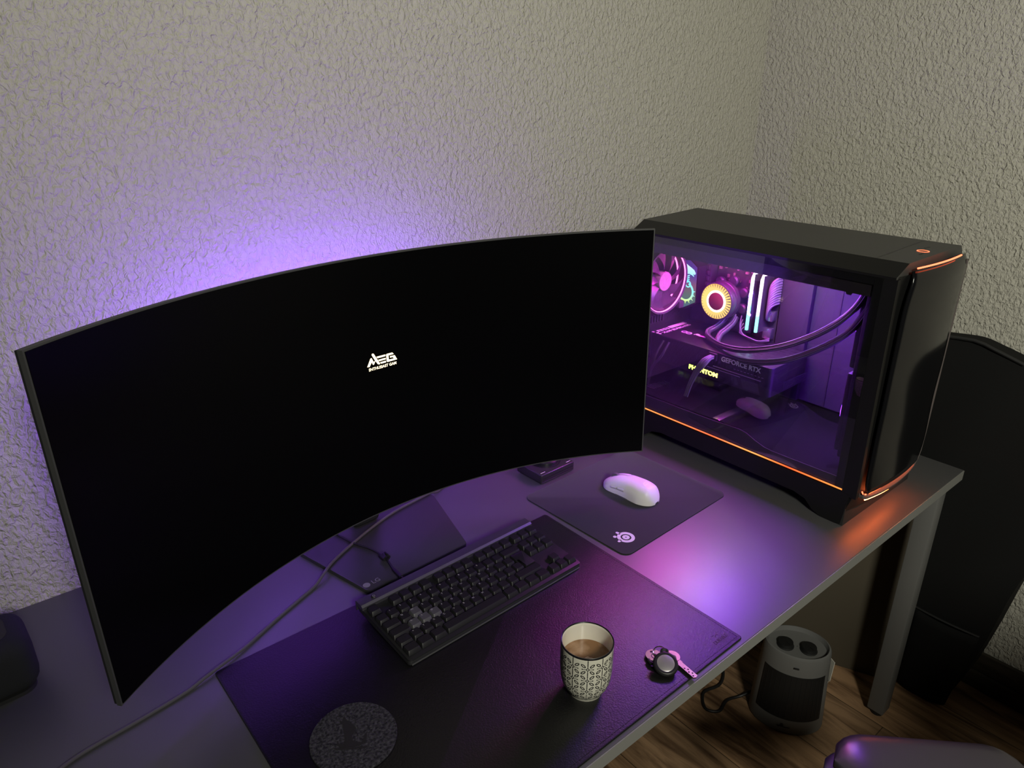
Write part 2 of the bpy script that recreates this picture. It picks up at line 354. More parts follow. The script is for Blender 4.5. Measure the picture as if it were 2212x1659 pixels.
hs = mshell(-.23, .23, -.115, .115, .0105, .100, taper=lambda t: min(1, 3.2 * min(t, 1 - t) + .15)).build('rear_housing', M['mon_shell'], mon, smooth=20)
P = []
for i in range(7):
    a = i * 2 * PI / 6 + PI / 6
    P.append([msurf(.168 * math.cos(a), .100 * math.sin(a) + .0, .1025), msurf(.150 * math.cos(a), .088 * math.sin(a), .1025), msurf(.150 * math.cos(a), .088 * math.sin(a), .098), msurf(.168 * math.cos(a), .100 * math.sin(a), .098)])
b = MB(); b.grid(P[:6], close_u=True, close_v=True); b.build('rear_light', M['ring_light'], hs)
# boot logo, measured on the screen in millimetres
LOGO = [[(-28.4, 46.3), (-21.2, 59.0), (-19.1, 59.4), (-17.2, 55.4), (-24.0, 45.7)], [(-19.8, 59.3), (-17.6, 55.4), (-15.7, 52.0), (-12.2, 53.8), (-15.1, 48.5), (-16.6, 47.2), (-18.1, 48.5), (-19.9, 56.0)],
        [(-18.3, 65.0), (-17.5, 66.1), (-15.8, 66.1), (-14.5, 65.3), (-4.2, 46.0), (-6.4, 45.6), (-8.7, 46.5), (-13.5, 54.4), (-18.1, 63.4)],
        [(-10.2, 59.4), (6.6, 59.3), (6.7, 56.4), (-8.3, 56.4)], [(-7.3, 53.6), (6.5, 53.7), (6.5, 50.9), (-5.7, 50.9)], [(-4.3, 48.7), (6.5, 48.7), (6.6, 45.9), (-2.6, 45.9)],
        [(7.9, 58.7), (9.0, 59.6), (19.3, 59.6), (21.8, 56.5), (11.9, 56.2), (12.1, 49.2), (21.6, 49.0), (19.6, 51.8), (14.6, 51.8), (14.6, 54.4), (23.4, 54.2), (27.3, 46.2), (9.4, 45.8), (7.9, 47.2)]]
b = MB()
for poly in LOGO:
    t = bmesh.new(); f = t.faces.new([t.verts.new(msurf(x / 1000, y / 1000, -.0007)) for x, y in poly]); bmesh.ops.triangulate(t, faces=[f])
    b._merge(t, None, None)
b.build('boot_logo', M['boot_logo'], mon, smooth=0)
o0 = msurf(-.0002, .0405, -.0008); dx = msurf(.01, .0405, -.0008) - msurf(-.01, .0405, -.0008); dy = msurf(0, .05, 0) - msurf(0, .03, 0)
text_obj('boot_tagline', 'MSI ENTHUSIAST GAMING', .0066, frame_mx(o0, dx, dy), M['boot_logo'], mon, width=.0735, depth=.0001, bold=.00012)
# stand: trapezoid foot, rounded neck (world points turned into the monitor's frame)
def ml(x, y): v = Matrix.Rotation(-MYAW, 3, 'Z') @ (Vector((x, y, 0)) - Vector((MC.x, MC.y, 0))); return (v.x, v.y)
foot = [ml(*q) for q in ((-.388, .452), (-.183, .457), (-.136, .640), (-.152, .655), (-.40, .655), (-.434, .640))]
MB().prism(rpoly(foot, .008), .0006, .0078, bev=.0012).build('stand_base', M['base_plate'], mon)
nk = ml(-.293, .640)
b = MB(); b.box((nk[0], nk[1] - .002, .18), (.060, .026, .345), .012, 3); b.build('stand_neck', M['mon_shell'], mon)
b = MB(); b.box((nk[0], .095, .325), (.075, .060, .075), .01, 3); b.build('tilt_joint', M['mon_shell'], mon)
lg = ml(-.371, .4685)
b = MB(); b.cyl((lg[0] - .012, lg[1], .0079), .0062, .0003, n=20)
b.build('stand_emblem', M['logo_grey'], mon)
text_obj('stand_lettering', 'LG', .013, frame_mx(Vector((lg[0] + .006, lg[1], .0079)), (1, 0, 0), (0, 1, 0)), M['logo_grey'], mon, depth=.0002)

# ------------------------------------------------------------------ desk mat
mat_t = thing('desk_mat', 'large black leather desk mat under the keyboard and mug', 'desk mat', (0, 0, DZ), .00695)
mt = MB().prism(rrect(-.6404, 0, 0, .4441, .005), .0004, .0032, bev=.0012).build('mat_sheet', M['leather'], mat_t)
st = MB()
for k in range(118):
    x = -.008 - k * .0053; st.box((x, .0060, .0032), (.0036, .0006, .0005))
for k in range(82):
    y = .008 + k * .0053; st.box((-.0060, y, .0032), (.0006, .0036, .0005))
st.build('stitching', M['stitch'], mat_t, smooth=0)
text_obj('embossed_lettering', 'DURABLE', .0078, frame_mx(Vector((-.030, .0185, .00325)), (1, 0, 0), (0, 1, 0)), M['leather_dark'], mat_t, width=.030, depth=.0003, bold=.0002)
b = MB(); b.lathe([(.0031, 0), (.0044, 0), (.0044, .0002), (.0031, .0002)], 20, Matrix.Translation((-.0285, .0250, .0032)), a0=.15 * PI, a1=.95 * PI)
b.box((-.0335, .0305, .0033), (.004, .0010, .0003)); b.build('embossed_emblem', M['leather_dark'], mat_t)

# ------------------------------------------------------------------ mouse pad
PTH = -1.53237
pad = thing('mouse_pad', 'black cloth mouse pad with white target emblem under the white mouse', 'mouse pad', (.01657, .25057, DZ), PTH)
ps = MB().prism(rrect(-.27024, 0, 0, .31980, .017), .0003, .0024, bev=.0006).build('pad_sheet', M['pad'], pad)
MB().prism(rrect(-.27044, .0002, -.0002, .3200, .017), .0002, .0015).build('rubber_base', M['pad_edge'], pad)
def pl(x, y): v = Matrix.Rotation(-PTH, 3, 'Z') @ (Vector((x, y, 0)) - Vector((.01657, .25057, 0))); return Vector((v.x, v.y, 0))
pc = pl(.0600, .2908); b = MB(); zt = .0025
b.lathe([(.0100, 0), (.0165, 0), (.0165, .0002), (.0100, .0002)], 48, Matrix.Translation((pc.x, pc.y, zt)))
b.lathe([(.0015, 0), (.0070, 0), (.0070, .0002), (.0015, .0002)], 32, Matrix.Translation((pc.x, pc.y, zt)))
for q, l in (((.0580, .3115), .010), ((.0405, .2900), .010)):
    e = pl(*q); d = (e - pc).normalized(); n = Vector((-d.y, d.x, 0)); a0 = pc + d * .014; a1 = pc + d * ((e - pc).length); w = .0027
    poly = [a0 + n * w, a0 - n * w] + [a1 + Matrix.Rotation(t * PI / 8, 3, 'Z') @ (-n * w) for t in range(9)]
    b.prism([(v.x, v.y) for v in poly], zt, zt + .0002)
e = pl(.0453, .3050); b.cyl((e.x, e.y, zt + .0001), .0034, .0002, n=20)
b.build('printed_emblem', M['pad_print'], pad)

# ------------------------------------------------------------------ mouse
mouse = thing('computer_mouse', 'white wireless mouse on the black mouse pad', 'mouse', (.1835, .3895, DZ + .0024), .135)
ML = .1255
def mw(t): return .0300 * (1 - abs(2 * t - 1) ** 3.4) ** .42 * (1.04 - .10 * math.sin(PI * t) ** 4 if False else 1.0) * (1 + .05 * math.cos(2 * PI * (t - .18)))
def mh(t): return (math.sqrt(max(.02, 1 - (1 - t / .14) ** 2)) if t < .14 else 1.) * .0385 * (1 - abs((t - .40) / .66) ** 2.6) ** .85 if abs(t - .40) < .66 else .004
def mpt(t, a, lift=0.):
    """t tail..nose, a -1..1 across the shell"""
    ph = a * PI / 2; w = mw(t); h = max(.004, mh(t))
    sx = math.copysign(abs(math.sin(ph)) ** .80, a); cz = abs(math.cos(ph)) ** .72
    waist = 1 - .10 * math.sin(PI * min(1, max(0, (t - .25) / .6))) * (1 - cz)
    return Vector(((w + lift) * sx * waist, (t - .5) * ML, .0025 + (h - .0025 + lift) * cz))
def mgrid(t0, t1, a0, a1, nt, na, lift=0.):
    return [[mpt(t0 + (t1 - t0) * i / nt, a0 + (a1 - a0) * j / na, lift) for j in range(na + 1)] for i in range(nt + 1)]
b = MB(); b.grid(mgrid(.004, .996, -1, 1, 48, 40, -.0006))
b.build('shell', M['white_plastic'], mouse, 60)
MB().prism([(mw(.5 + .49 * math.cos(u)) * 0 + (mw(.5 + .49 * math.sin(u)) * math.cos(u) / max(.2, abs(math.cos(u))) if abs(math.cos(u)) > .02 else 0) * .90, .5 * .96 * ML * math.sin(u)) for u in [2 * PI * k / 40 for k in range(40)]], .0002, .003).build('underside', M['wheel'], mouse)
MB().grid(mgrid(.006, .560, -.80, .80, 34, 30, 0)).build('palm_cover', M['white_plastic'], mouse, 60)
for sgn in (-1, 1):
    a0, a1 = (.035, .70) if sgn > 0 else (-.70, -.035)
    P = []
    for i in range(31):
        t = .570 + .418 * i / 30; P.append([mpt(t + (.0 if i else -.02 * abs(a0 + (a1 - a0) * j / 16) * 0), a0 + (a1 - a0) * j / 16, .0002) for j in range(17)])
    MB().grid(P).build('mouse_button', M['white_plastic'], mouse, 60)
w0 = mpt(.80, 0)
wl = MB().lathe([(.0035, -.0035), (.0098, -.0035), (.0105, -.0025), (.0105, .0025), (.0098, .0035), (.0035, .0035)], 32, Matrix.Translation((0, w0.y, w0.z - .0055)) @ Matrix.Rotation(PI / 2, 4, 'Y')).build('scroll_wheel', M['wheel'], mouse)
for t0, t1 in ((.50, .625), (.640, .755)):
    P = []
    for j in range(7):
        u = j / 6; P.append([mpt(t0 + (t1 - t0) * i / 8, -.74 - .10 * u - .05 * (t0 - .5) * 0, .0012 * math.sin(PI * u) + .0009) for i in range(9)])
    MB().grid(P).build('side_button', M['white_button'], mouse, 60)
# embossed mark on the back: a broken ring with a hook
b = MB(); P = []
cm = (.205, 0.)
for k in range(19):
    a = -PI * .15 + k / 18 * PI * 1.25
    P.append([mpt(cm[0] + r * math.sin(a) / ML, r * math.cos(a) / .052, .0006) for r in (.0052, .0078)])
b.grid(P); b.grid([[mpt(cm[0] - .0005 / ML - .002 / ML * 0 + u * .0024 / ML, -.004 / .052 + v * .0110 / .052, .0006) for v in (0, .5, 1)] for u in (0, 1)])
b.build('embossed_mark', M['logo_white'], mouse, 60)

# ------------------------------------------------------------------ keyboard
KX, KY, KROT = -.2465, .2735, .0275
kb = thing('keyboard', 'compact black keyboard with grey metal bar on the desk mat', 'keyboard', (KX, KY, DZ + .0034), KROT)
KW, KD, TI = .354, .146, .072              # width, depth, tilt of the deck
def kz(y): return .0105 + y * math.sin(TI) / math.cos(TI)
def kslab(x0, x1, y0, y1, lo, hi, r, bb=None, bev=.0015, m=None):
    bb = bb or MB(); sh = Matrix(((1, 0, 0, 0), (0, 1, 0, 0), (0, math.tan(TI), 1, .0105), (0, 0, 0, 1)))
    bb.prism(rrect(x0, x1, y0, y1, r), lo, hi, sh, bev, m=m); return bb
b = MB(); kslab(-KW / 2, KW / 2, 0, KD, -.0085, -.0015, .006, b); b.build('case', M['kb_body'], kb)
kslab(-KW / 2, KW / 2, -.0004, KD - .004, -.0013, .0008, .006, None, .0008).build('top_plate', M['kb_plate'], kb)
kslab(-KW / 2 + .004, KW / 2 - .004, -.0008, .0008, -.0092, -.0072, .0003, None, .0003).build('front_lip', M['lip'], kb)
for x in (-.15, .15):
    MB().box((x, .130, .0062), (.03, .010, .0120), .002).build('rear_foot', M['rubber'], kb)
    MB().box((x, .012, .0012), (.03, .010, .0022), .0006).build('front_foot', M['rubber'], kb)
# the metal bar along the back
b = MB(); pr = [(0, .001), (0, .0062), (.0035, .0092), (.0195, .0092), (.0215, .0075), (.0215, -.008), (.018, -.008), (.018, .001)]
b.prism(pr, -KW / 2 - .001, KW / 2 + .001, Matrix.Translation((0, KD - .018, kz(KD - .018) - .0003)) @ Matrix(((0, 0, 1, 0), (1, 0, 0, 0), (0, 1, 0, 0), (0, 0, 0, 1))))
bar = b.build('metal_bar', M['kb_bar'], kb, 25)
yb = KD - .018 + .0105; zb = kz(KD - .018) + .0090
kn = MB().lathe([(0, .0012), (.0038, .0012), (.0044, .0006), (.0048, 0), (.0048, -.001)], 28, Matrix.Translation((-KW / 2 + .026, yb, zb))).build('power_button', M['black'], bar)
b = MB(); b.lathe([(.0018, 0), (.0023, 0), (.0023, .0002), (.0018, .0002)], 20, Matrix.Translation((-KW / 2 + .026, yb, zb + .0012)), a0=PI * .65, a1=PI * 2.35); b.box((-KW / 2 + .026, yb + .0018, zb + .0013), (.0006, .0022, .0002))
b.build('power_symbol', M['legend'], bar)
MB().box((KW / 2 - .035, yb + .001, zb + .0001), (.018, .0012, .0003)).build('bar_print', M['lip'], bar)
U = .01905; KLEFT = -.5 * 18.25 * U
ROWY = [5.25, 4.0, 3.0, 2.0, 1.0, 0.0]
rows = {0: [(0, 1), (2, 1), (3, 1), (4, 1), (5, 1), (6.5, 1), (7.5, 1), (8.5, 1), (9.5, 1), (11, 1), (12, 1), (13, 1), (14, 1), (15.25, 1), (16.25, 1), (17.25, 1)],
        1: [(i, 1) for i in range(13)] + [(13, 2), (15.25, 1), (16.25, 1), (17.25, 1)],
        2: [(0, 1.5)] + [(1.5 + i, 1) for i in range(12)] + [(15.25, 1), (16.25, 1), (17.25, 1)],
        3: [(0, 1.75)] + [(1.75 + i, 1) for i in range(12)],
        4: [(0, 1.25), (1.25, 1)] + [(2.25 + i, 1) for i in range(10)] + [(12.25, 2.75), (16.25, 1)],
        5: [(0, 1.25), (1.25, 1.25), (2.5, 1.25), (3.75, 6.25), (10, 1.25), (11.25, 1.25), (12.5, 1.25), (13.75, 1.25), (15.25, 1), (16.25, 1), (17.25, 1)]}
Y0 = .0155
def keycap(x0, x1, y0, y1, h=.0078):
    """a low cap with sloped skirts and a slightly dished top, in the keyboard's tilted frame"""
    g = .0008; x0 += g; x1 -= g; y0 += g; y1 -= g
    def ring(ins_x, ins_f, ins_b, z, r):
        return [Vector((px, py, kz(py) + z)) for px, py in rrect(x0 + ins_x, x1 - ins_x, y0 + ins_f, y1 - ins_b, r, 3)]
    P = [ring(0, 0, 0, .0016, .0012), ring(.0002, .0002, .0002, .0024, .0012), ring(.0014, .0030, .0010, h - .0006, .0016), ring(.0019, .0035, .0014, h, .0016)]
    bb = MB(); bb.grid(P, close_v=True)
    t = bmesh.new(); t.faces.new([t.verts.new(p) for p in P[-1]]); bb._merge(t, None, None)
    t = bmesh.new(); t.faces.new([t.verts.new(p) for p in P[0]][::-1]); bb._merge(t, None, None)
    return bb
caps = {}
def place_key(u, w, row, grey=False, legend=None):
    """one mesh per width and row (the deck is tilted); further keys of that size are copies"""
    x = KLEFT + u * U; y = Y0 - U / 2 + ROWY[row] * U + .0
    key = (w, row, grey)
    if key not in caps: caps[key] = keycap(-w * U / 2, w * U / 2, y, y + U).build('key', M['key_grey'] if grey else M['key'], kb, 40)
    else:
        o = caps[key].copy(); C.objects.link(o); o.parent = kb; o.location = (x + w * U / 2, 0, 0); return o
    o = caps[key]; o.location = (x + w * U / 2, 0, 0)
    return o
def key_legend(k, ch, row, dx=-.003, dy=.004):
    y = Y0 + ROWY[row] * U + dy + .0012; n = Vector((0, -math.sin(TI), math.cos(TI)))
    text_obj('legend', ch, .0046, frame_mx(Vector((dx, y, kz(y) + .00790)), (1, 0, 0), (0, math.cos(TI), math.sin(TI))), M['legend'], k, depth=.0001)
LEG = {1: '^1234567890', 2: '?QWERTZUIOP', 3: '?ASDFGHJKL', 4: '?<YXCVBNM,.-', 0: None}
WASD = {(2, 2), (3, 1), (3, 2), (3, 3)}
for row, ks in rows.items():
    for i, (u, w) in enumerate(ks):
        grey = (row, i) in WASD
        k = place_key(u, w, row, grey)
        if grey:
            k['label'] = 'grey key'
            key_legend(k, {(2, 2): 'W', (3, 1): 'A', (3, 2): 'S', (3, 3): 'D'}[(row, i)], row)
        elif row in (1, 2, 3, 4) and LEG[row] and i < len(LEG[row]) and LEG[row][i] not in '?^':
            key_legend(k, LEG[row][i], row)
# the stepped return key
x1 = KLEFT + 15 * U; ya = Y0 - U / 2 + 2 * U; yb2 = ya + 2 * U
poly = rpoly([(KLEFT + 13.75 * U + .001, ya + .001), (x1 - .001, ya + .001), (x1 - .001, yb2 - .001), (KLEFT + 13.5 * U + .001, yb2 - .001), (KLEFT + 13.5 * U + .001, ya + U + .001), (KLEFT + 13.75 * U + .001, ya + U + .001)], .001, 3)
sh = Matrix(((1, 0, 0, 0), (0, 1, 0, 0), (0, math.tan(TI), 1, .0105), (0, 0, 0, 1)))
MB().prism(poly, .0016, .0078, sh, .0014).build('key', M['key'], kb, 40)
# the cable out of the back, with a hook-and-loop strap
def kl(x, y, z=0): v = Matrix.Rotation(-KROT, 3, 'Z') @ (Vector((x, y, 0)) - Vector((KX, KY, 0))); return Vector((v.x, v.y, z - DZ - .0034))
pts = [kl(-.334, .4215, .7405), kl(-.333, .438, .738), kl(-.329, .470, .7325), kl(-.324, .505, .7325), kl(-.329, .548, .7312), kl(-.345, .585, .7312), kl(-.357, .635, .7312), kl(-.375, .69, .728), kl(-.40, .74, .7235)]
cb = MB().tube(pts, .0020, 10).build('cable', M['black_cable'], kb)
MB().tube(pts[1:3], .0034, 12, sub=3).build('plug', M['black'], cb)
b = MB(); c = kl(-.3245, .507, .7345); b.lathe([(.0035, -.006), (.0075, -.006), (.0075, .006), (.0035, .006)], 16, Matrix.Translation(c + Vector((0, 0, .0015))) @ Matrix.Rotation(PI / 2, 4, 'X') @ Matrix.Scale(.65, 4, (0, 1, 0))); b.box(c + Vector((.003, .0, .006)), (.003, .010, .006), .001)
b.build('strap', M['black'], cb)

# ------------------------------------------------------------------ mug with coffee
MUG = Vector((-.2558, .0812, DZ + .0034))
mug = thing('coffee_mug', 'handleless cream mug with black leaf lattice pattern on the desk mat', 'mug', MUG)
prof = [(0, .0022), (.0225, .0022), (.0228, .0006), (.0242, .0000), (.0250, .0030), (.0262, .0048), (.0298, .0110), (.0328, .0185), (.0346, .0270), (.0355, .0380), (.0358, .0520), (.0358, .0800), (.0357, .0838)]
inner = [(.0350, .0846), (.0342, .0838), (.0341, .0790), (.0340, .0520), (.0335, .0330), (.0310, .0200), (.0250, .0095), (.0, .0070)]
MB().lathe(prof + inner, 72).build('mug_body', M['ceramic'], mug, 60)
MB().lathe([(.0359, .0822), (.0360, .0840), (.0352, .0850), (.0341, .0845), (.0340, .0836), (.0350, .0846), (.0357, .0838)], 72).build('rim_line', M['glaze_black'], mug, 60)
OUT = prof[5:]
def mug_r(z):
    for (r0, z0), (r1, z1) in zip(OUT[:-1], OUT[1:]):
        if z0 <= z <= z1: return r0 + (r1 - r0) * (z - z0) / (z1 - z0)
    return OUT[0][0] if z < OUT[0][1] else OUT[-1][0]
def wrap(u, z): r = mug_r(z) + .00022; return Vector((r * math.cos(u), r * math.sin(u), z))
NC = 11; DU = 2 * PI / NC; HZ = .0193; Z0 = .0092
view_ang = math.atan2(-.43935 - MUG.y, -.81541 - MUG.x)
b = MB()
def decal(poly, uc, zc):
    """flat shape in a cell's own units laid on the mug wall"""
    t = bmesh.new(); vs = []
    for x, y in poly:
        z = zc + y * HZ; vs.append(t.verts.new(wrap(uc + x * DU, min(.0825, max(.0055, z)))))
    f = t.faces.new(vs); bmesh.ops.triangulate(t, faces=[f]); b._merge(t, None, None)
def ring_decal(pts_o, pts_i, uc, zc):
    n = len(pts_o)
    for i in range(n):
        j = (i + 1) % n; decal([pts_o[i], pts_o[j], pts_i[j], pts_i[i]], uc, zc)
def circ(r, n=14, cx=0, cy=0): return [(cx + r * math.cos(2 * PI * k / n), cy + r * math.sin(2 * PI * k / n)) for k in range(n)]
def leaf(cx, cy, ang, L, W, n=8):
    p = [(L * math.cos(PI * k / n), W * abs(math.sin(PI * k / n)) ** 1.0) for k in range(n + 1)] + [(L * math.cos(PI * k / n), -W * abs(math.sin(PI * k / n))) for k in range(n - 1, 0, -1)]
    return [(cx + x * math.cos(ang) - y * math.sin(ang), cy + x * math.sin(ang) + y * math.cos(ang)) for x, y in p]
for c in range(NC):
    u0 = view_ang + math.radians(3.8) + c * DU
    for r in range(5):
        zc = Z0 + r * HZ
        if r < 4:
            ring_decal(circ(.115), circ(.06), u0, zc)
            for s in (-1, 1):
                decal([(s * .10, -.022), (s * .34, -.022), (s * .34, .022), (s * .10, .022)], u0, zc); decal(circ(.048, 10, s * .355), u0, zc)
            decal([(-.022, .10), (.022, .10), (.022, .90), (-.022, .90)], u0, zc)
            for yy in (.36, .50, .64): decal(circ(.042, 8, 0, yy), u0, zc)
            for sx in (-1, 1):
                for sy in (-1, 1):
                    if r == 3 and sy > 0 and zc + (.5 + .38) * HZ > .083: continue
                    ang = math.atan2(sy, sx); ring_decal(leaf(.5 + sx * .21, .5 + sy * .21, ang, .20, .105), leaf(.5 + sx * .21, .5 + sy * .21, ang, .125, .042), u0, zc)
b.build('lattice_pattern', M['glaze_black'], mug, 60)
tag(MB().lathe([(0, -.001), (.0336, -.001), (.0338, .0), (.0, .0004)], 48, Matrix.Translation(MUG + Vector((0, 0, .0555)))).build('coffee', M['coffee'], None, 60), 'milky brown coffee filling the patterned mug', 'coffee')
cof = bpy.data.objects['coffee']
b = MB()
for k in range(9):
    a = random.uniform(0, 2 * PI); d = random.uniform(0, .009)
    b.prism([(-.0045 + d * math.cos(a) + random.uniform(.004, .007) * math.cos(t * PI / 6), -.008 + .6 * d * math.sin(a) + random.uniform(.0035, .0055) * math.sin(t * PI / 6)) for t in range(12)], .0003 + k * .00003, .0007 + k * .00003, Matrix.Translation(MUG + Vector((0, 0, .0555))))
b.build('foam', M['foam'], cof)

# ------------------------------------------------------------------ keys with tracker tag
kyz = DZ + .0036
keys = thing('key_bunch', 'two silver keys with round black tracker holder on mat edge', 'keys', (-.135, .035, kyz))
def kk(x, y): return Vector((x + .135, y - .035, 0))
def key_shape(name, hole, tip, headr, tilt=0., lift=0.):
    """a flat key: round bow with a hole, shoulder, toothed blade"""
    h = kk(*hole); t = kk(*tip); d = (t - h).normalized(); L = (t - h).length
    bow = d * headr * .55
    bb = MB(); mx = frame_mx(h + bow + Vector((0, 0, .0012 + lift)), d, Vector((-d.y, d.x, 0)))
    if tilt: mx = mx @ Matrix.Rotation(tilt, 4, 'Y')
    n = 32; out = circ(headr, n); inn = circ(headr * .20, n, -headr * .55, 0)
    for k in range(n):
        j = (k + 1) % n; bb.prism([out[k], out[j], inn[j], inn[k]], 0, .0020, mx)
    x0 = headr * .9; x1 = L - headr * .55
    bb.prism([(x0, -.0050), (x0 + .006, -.0050), (x0 + .0065, -.0040), (x1 - .002, -.0040), (x1, 0), (x1 - .002, .0040), (x0 + .0065, .0040), (x0 + .006, .0050), (x0, .0050)], 0, .0020, mx)
    o = bb.build(name, M['steel'], keys)
    g = MB()
    for q in range(5): g.cyl(mx @ Vector((x1 - .0045 - q * .0042, .0012 if q % 2 else -.0016, .0020)), .0012, .0006, n=10)
    g.build('key_dimple', M['black'], o)
    e = MB(); e.lathe([(headr * .32, 0), (headr * .42, 0), (headr * .42, .0003), (headr * .32, .0003)], 20, mx @ Matrix.Translation((headr * .2, 0, .0020))); e.box(mx @ Vector((headr * .55, 0, .0021)), (.0012, .006, .0003), rot=mx.to_euler())
    e.build('key_mark', M['logo_grey'], o)
    return o
key_shape('key', (-.1350, .0650), (-.1500, .0230), .0118, 0, .0006)
key_shape('key', (-.1178, .0468), (-.1240, -.0075), .0118, 0, .0002)
# the tag holder leans on the keys
tm = frame_mx(Vector((-.1432 + .135, .0325 - .035, .0095)), Vector((.72, -.69, .0)), Vector((.62, .62, .34)))
b = MB(); b.lathe([(.0125, .0036), (.0150, .0042), (.0172, .0030), (.0180, 0), (.0172, -.0030), (.0150, -.0042), (0, -.0042)], 40, tm)
hd = b.build('tag_holder', M['black'], keys, 60)
MB().lathe([(0, .0040), (.0110, .0040), (.0127, .0032), (.0127, .0010)], 40, tm).build('tag_disc', M['tag_white'], hd, 60)
lp = [tm @ Vector(q) for q in ((-.004, .0165, 0), (-.003, .021, .0005), (.003, .021, .0005), (.004, .0165, 0))]
MB().tube(lp, .0022, 10).build('holder_loop', M['black'], hd)
rc = kk(-.1265, .0555); b = MB()
P = [rc + Vector((.0105 * math.cos(a), .0105 * math.sin(a), .0050 + .0012 * math.sin(2 * a))) for a in [2 * PI * k / 24 for k in range(25)]]
b.tube(P, .0009, 8, sub=1); b.build('split_ring', M['steel'], keys)
b = MB(); b.tube([kk(-.150, .058) + Vector((0, 0, .003)), kk(-.152, .050) + Vector((0, 0, .0035)), kk(-.144, .044) + Vector((0, 0, .0040)), kk(-.134, .046) + Vector((0, 0, .0055))], .0026, 10); b.build('black_strap', M['black'], keys)

# ------------------------------------------------------------------ coaster
CO = Vector((-.5435, .2110, DZ + .0033))
cst = thing('felt_coaster', 'round grey felt coaster with engraved leaping animal on the desk mat', 'coaster', CO)
MB().lathe([(0, 0), (.0545, 0), (.0553, .0008), (.0553, .0034), (.0545, .0042), (0, .0042)], 72).build('felt_disc', M['felt'], cst)
def cl(x, y): return (x - CO.x, y - CO.y)
body = [cl(*q) for q in ((-.5466, .2437), (-.5436, .2400), (-.5405, .2450), (-.5376, .2462), (-.5388, .2400), (-.5368, .2320), (-.5350, .2255), (-.5352, .2190), (-.5400, .2150), (-.5452, .2118), (-.5478, .2060), (-.5440, .1985), (-.5400, .1958), (-.5360, .1990), (-.5315, .2035), (-.5280, .2040), (-.5320, .1975), (-.5370, .1920), (-.5440, .1925), (-.5520, .1965), (-.5590, .2010), (-.5640, .2050), (-.5665, .2110), (-.5640, .2165), (-.5625, .2160), (-.5635, .2115), (-.5600, .2075), (-.5568, .2085), (-.5540, .2150), (-.5520, .2200), (-.5505, .2240), (-.5480, .2300), (-.5462, .2360))]
b = MB(); b.prism(body, .0041, .0045)
b.prism(rpoly([cl(*q) for q in ((-.5730, .2115), (-.5700, .2050), (-.5560, .1950), (-.5400, .1845), (-.5375, .1855), (-.5540, .1975), (-.5680, .2070))], .001), .0041, .0045)
b.build('engraving', M['engraved'], cst)

# ------------------------------------------------------------------ audio controller
dac = thing('audio_controller', 'small black audio controller box with round dial behind mouse pad', 'audio controller', (.1145, .575, DZ), .03)
MB().box((0, 0, .0125), (.098, .078, .021), .0025, 3).build('controller_body', M['anod'], dac)
for x in (-.03, .03):
    for y in (-.025, .025): MB().cyl((x, y, .001), .005, .002, n=14).build('rubber_foot', M['rubber'], dac)
MB().lathe([(.031, .0229), (.034, .0229), (.034, .0236), (.031, .0236)], 48, Matrix.Translation((.004, .006, 0))).build('dial_groove', M['black'], dac)
k = MB().lathe([(0, .0232), (.0285, .0232), (.0285, .0300), (.0225, .0330), (.0215, .0325), (0, .0325)], 48, Matrix.Translation((.004, .006, 0))).build('dial', M['knob'], dac)
MB().cyl((.004, .006, .0328), .0205, .0008, n=40).build('dial_face', M['knob_top'], k)
for x in (-.038, .038): MB().box((x, -.031, .0231), (.013, .0014, .0003)).build('status_mark', M['print_pink'], dac)
b = MB(); b.box((0, -.0391, .0135), (.088, .0006, .0016)); b.box((0, -.0391, .0075), (.088, .0006, .0016)); b.build('front_groove', M['black'], dac)

# ------------------------------------------------------------------ loudspeaker at the left edge
spk = thing('smart_speaker', 'dark fabric covered speaker block at the left end of the desk', 'speaker', (-.902, .607, DZ), .06)
MB().box((0, 0, .047), (.135, .100, .086), .024, 5).build('fabric_cover', M['mesh_fabric'], spk)
MB().prism(rrect(-.060, .060, -.043, .043, .02), .0003, .006).build('rubber_base', M['rubber'], spk)
b = MB(); b.prism(rrect(-.045, .045, -.03, .03, .018), .0898, .0905); b.build('touch_panel', M['black'], spk)

# ------------------------------------------------------------------ loose cable over the desk
pts = [(-.03, .70, .7232), (-.075, .672, .7232), (-.116, .652, .7232), (-.140, .645, .7300), (-.177, .6385, .7312), (-.236, .6285, .7312), (-.297, .6075, .7312), (-.360, .5795, .7312), (-.402, .557, .7312), (-.426, .5395, .7295), (-.448, .527, .7235), (-.480, .5125, .7232), (-.528, .491, .7232), (-.591, .460, .7240), (-.633, .4425, .7265), (-.660, .434, .7255), (-.687, .427, .7232), (-.749, .417, .7230), (-.805, .410, .7230), (-.840, .401, .7230), (-.90, .375, .7230), (-.97, .33, .7230)]
tag(MB().tube(pts, .0027, 10, sub=5).build('power_cable', M['cable']), 'thin grey cable running across the desk beneath the monitor', 'cable')

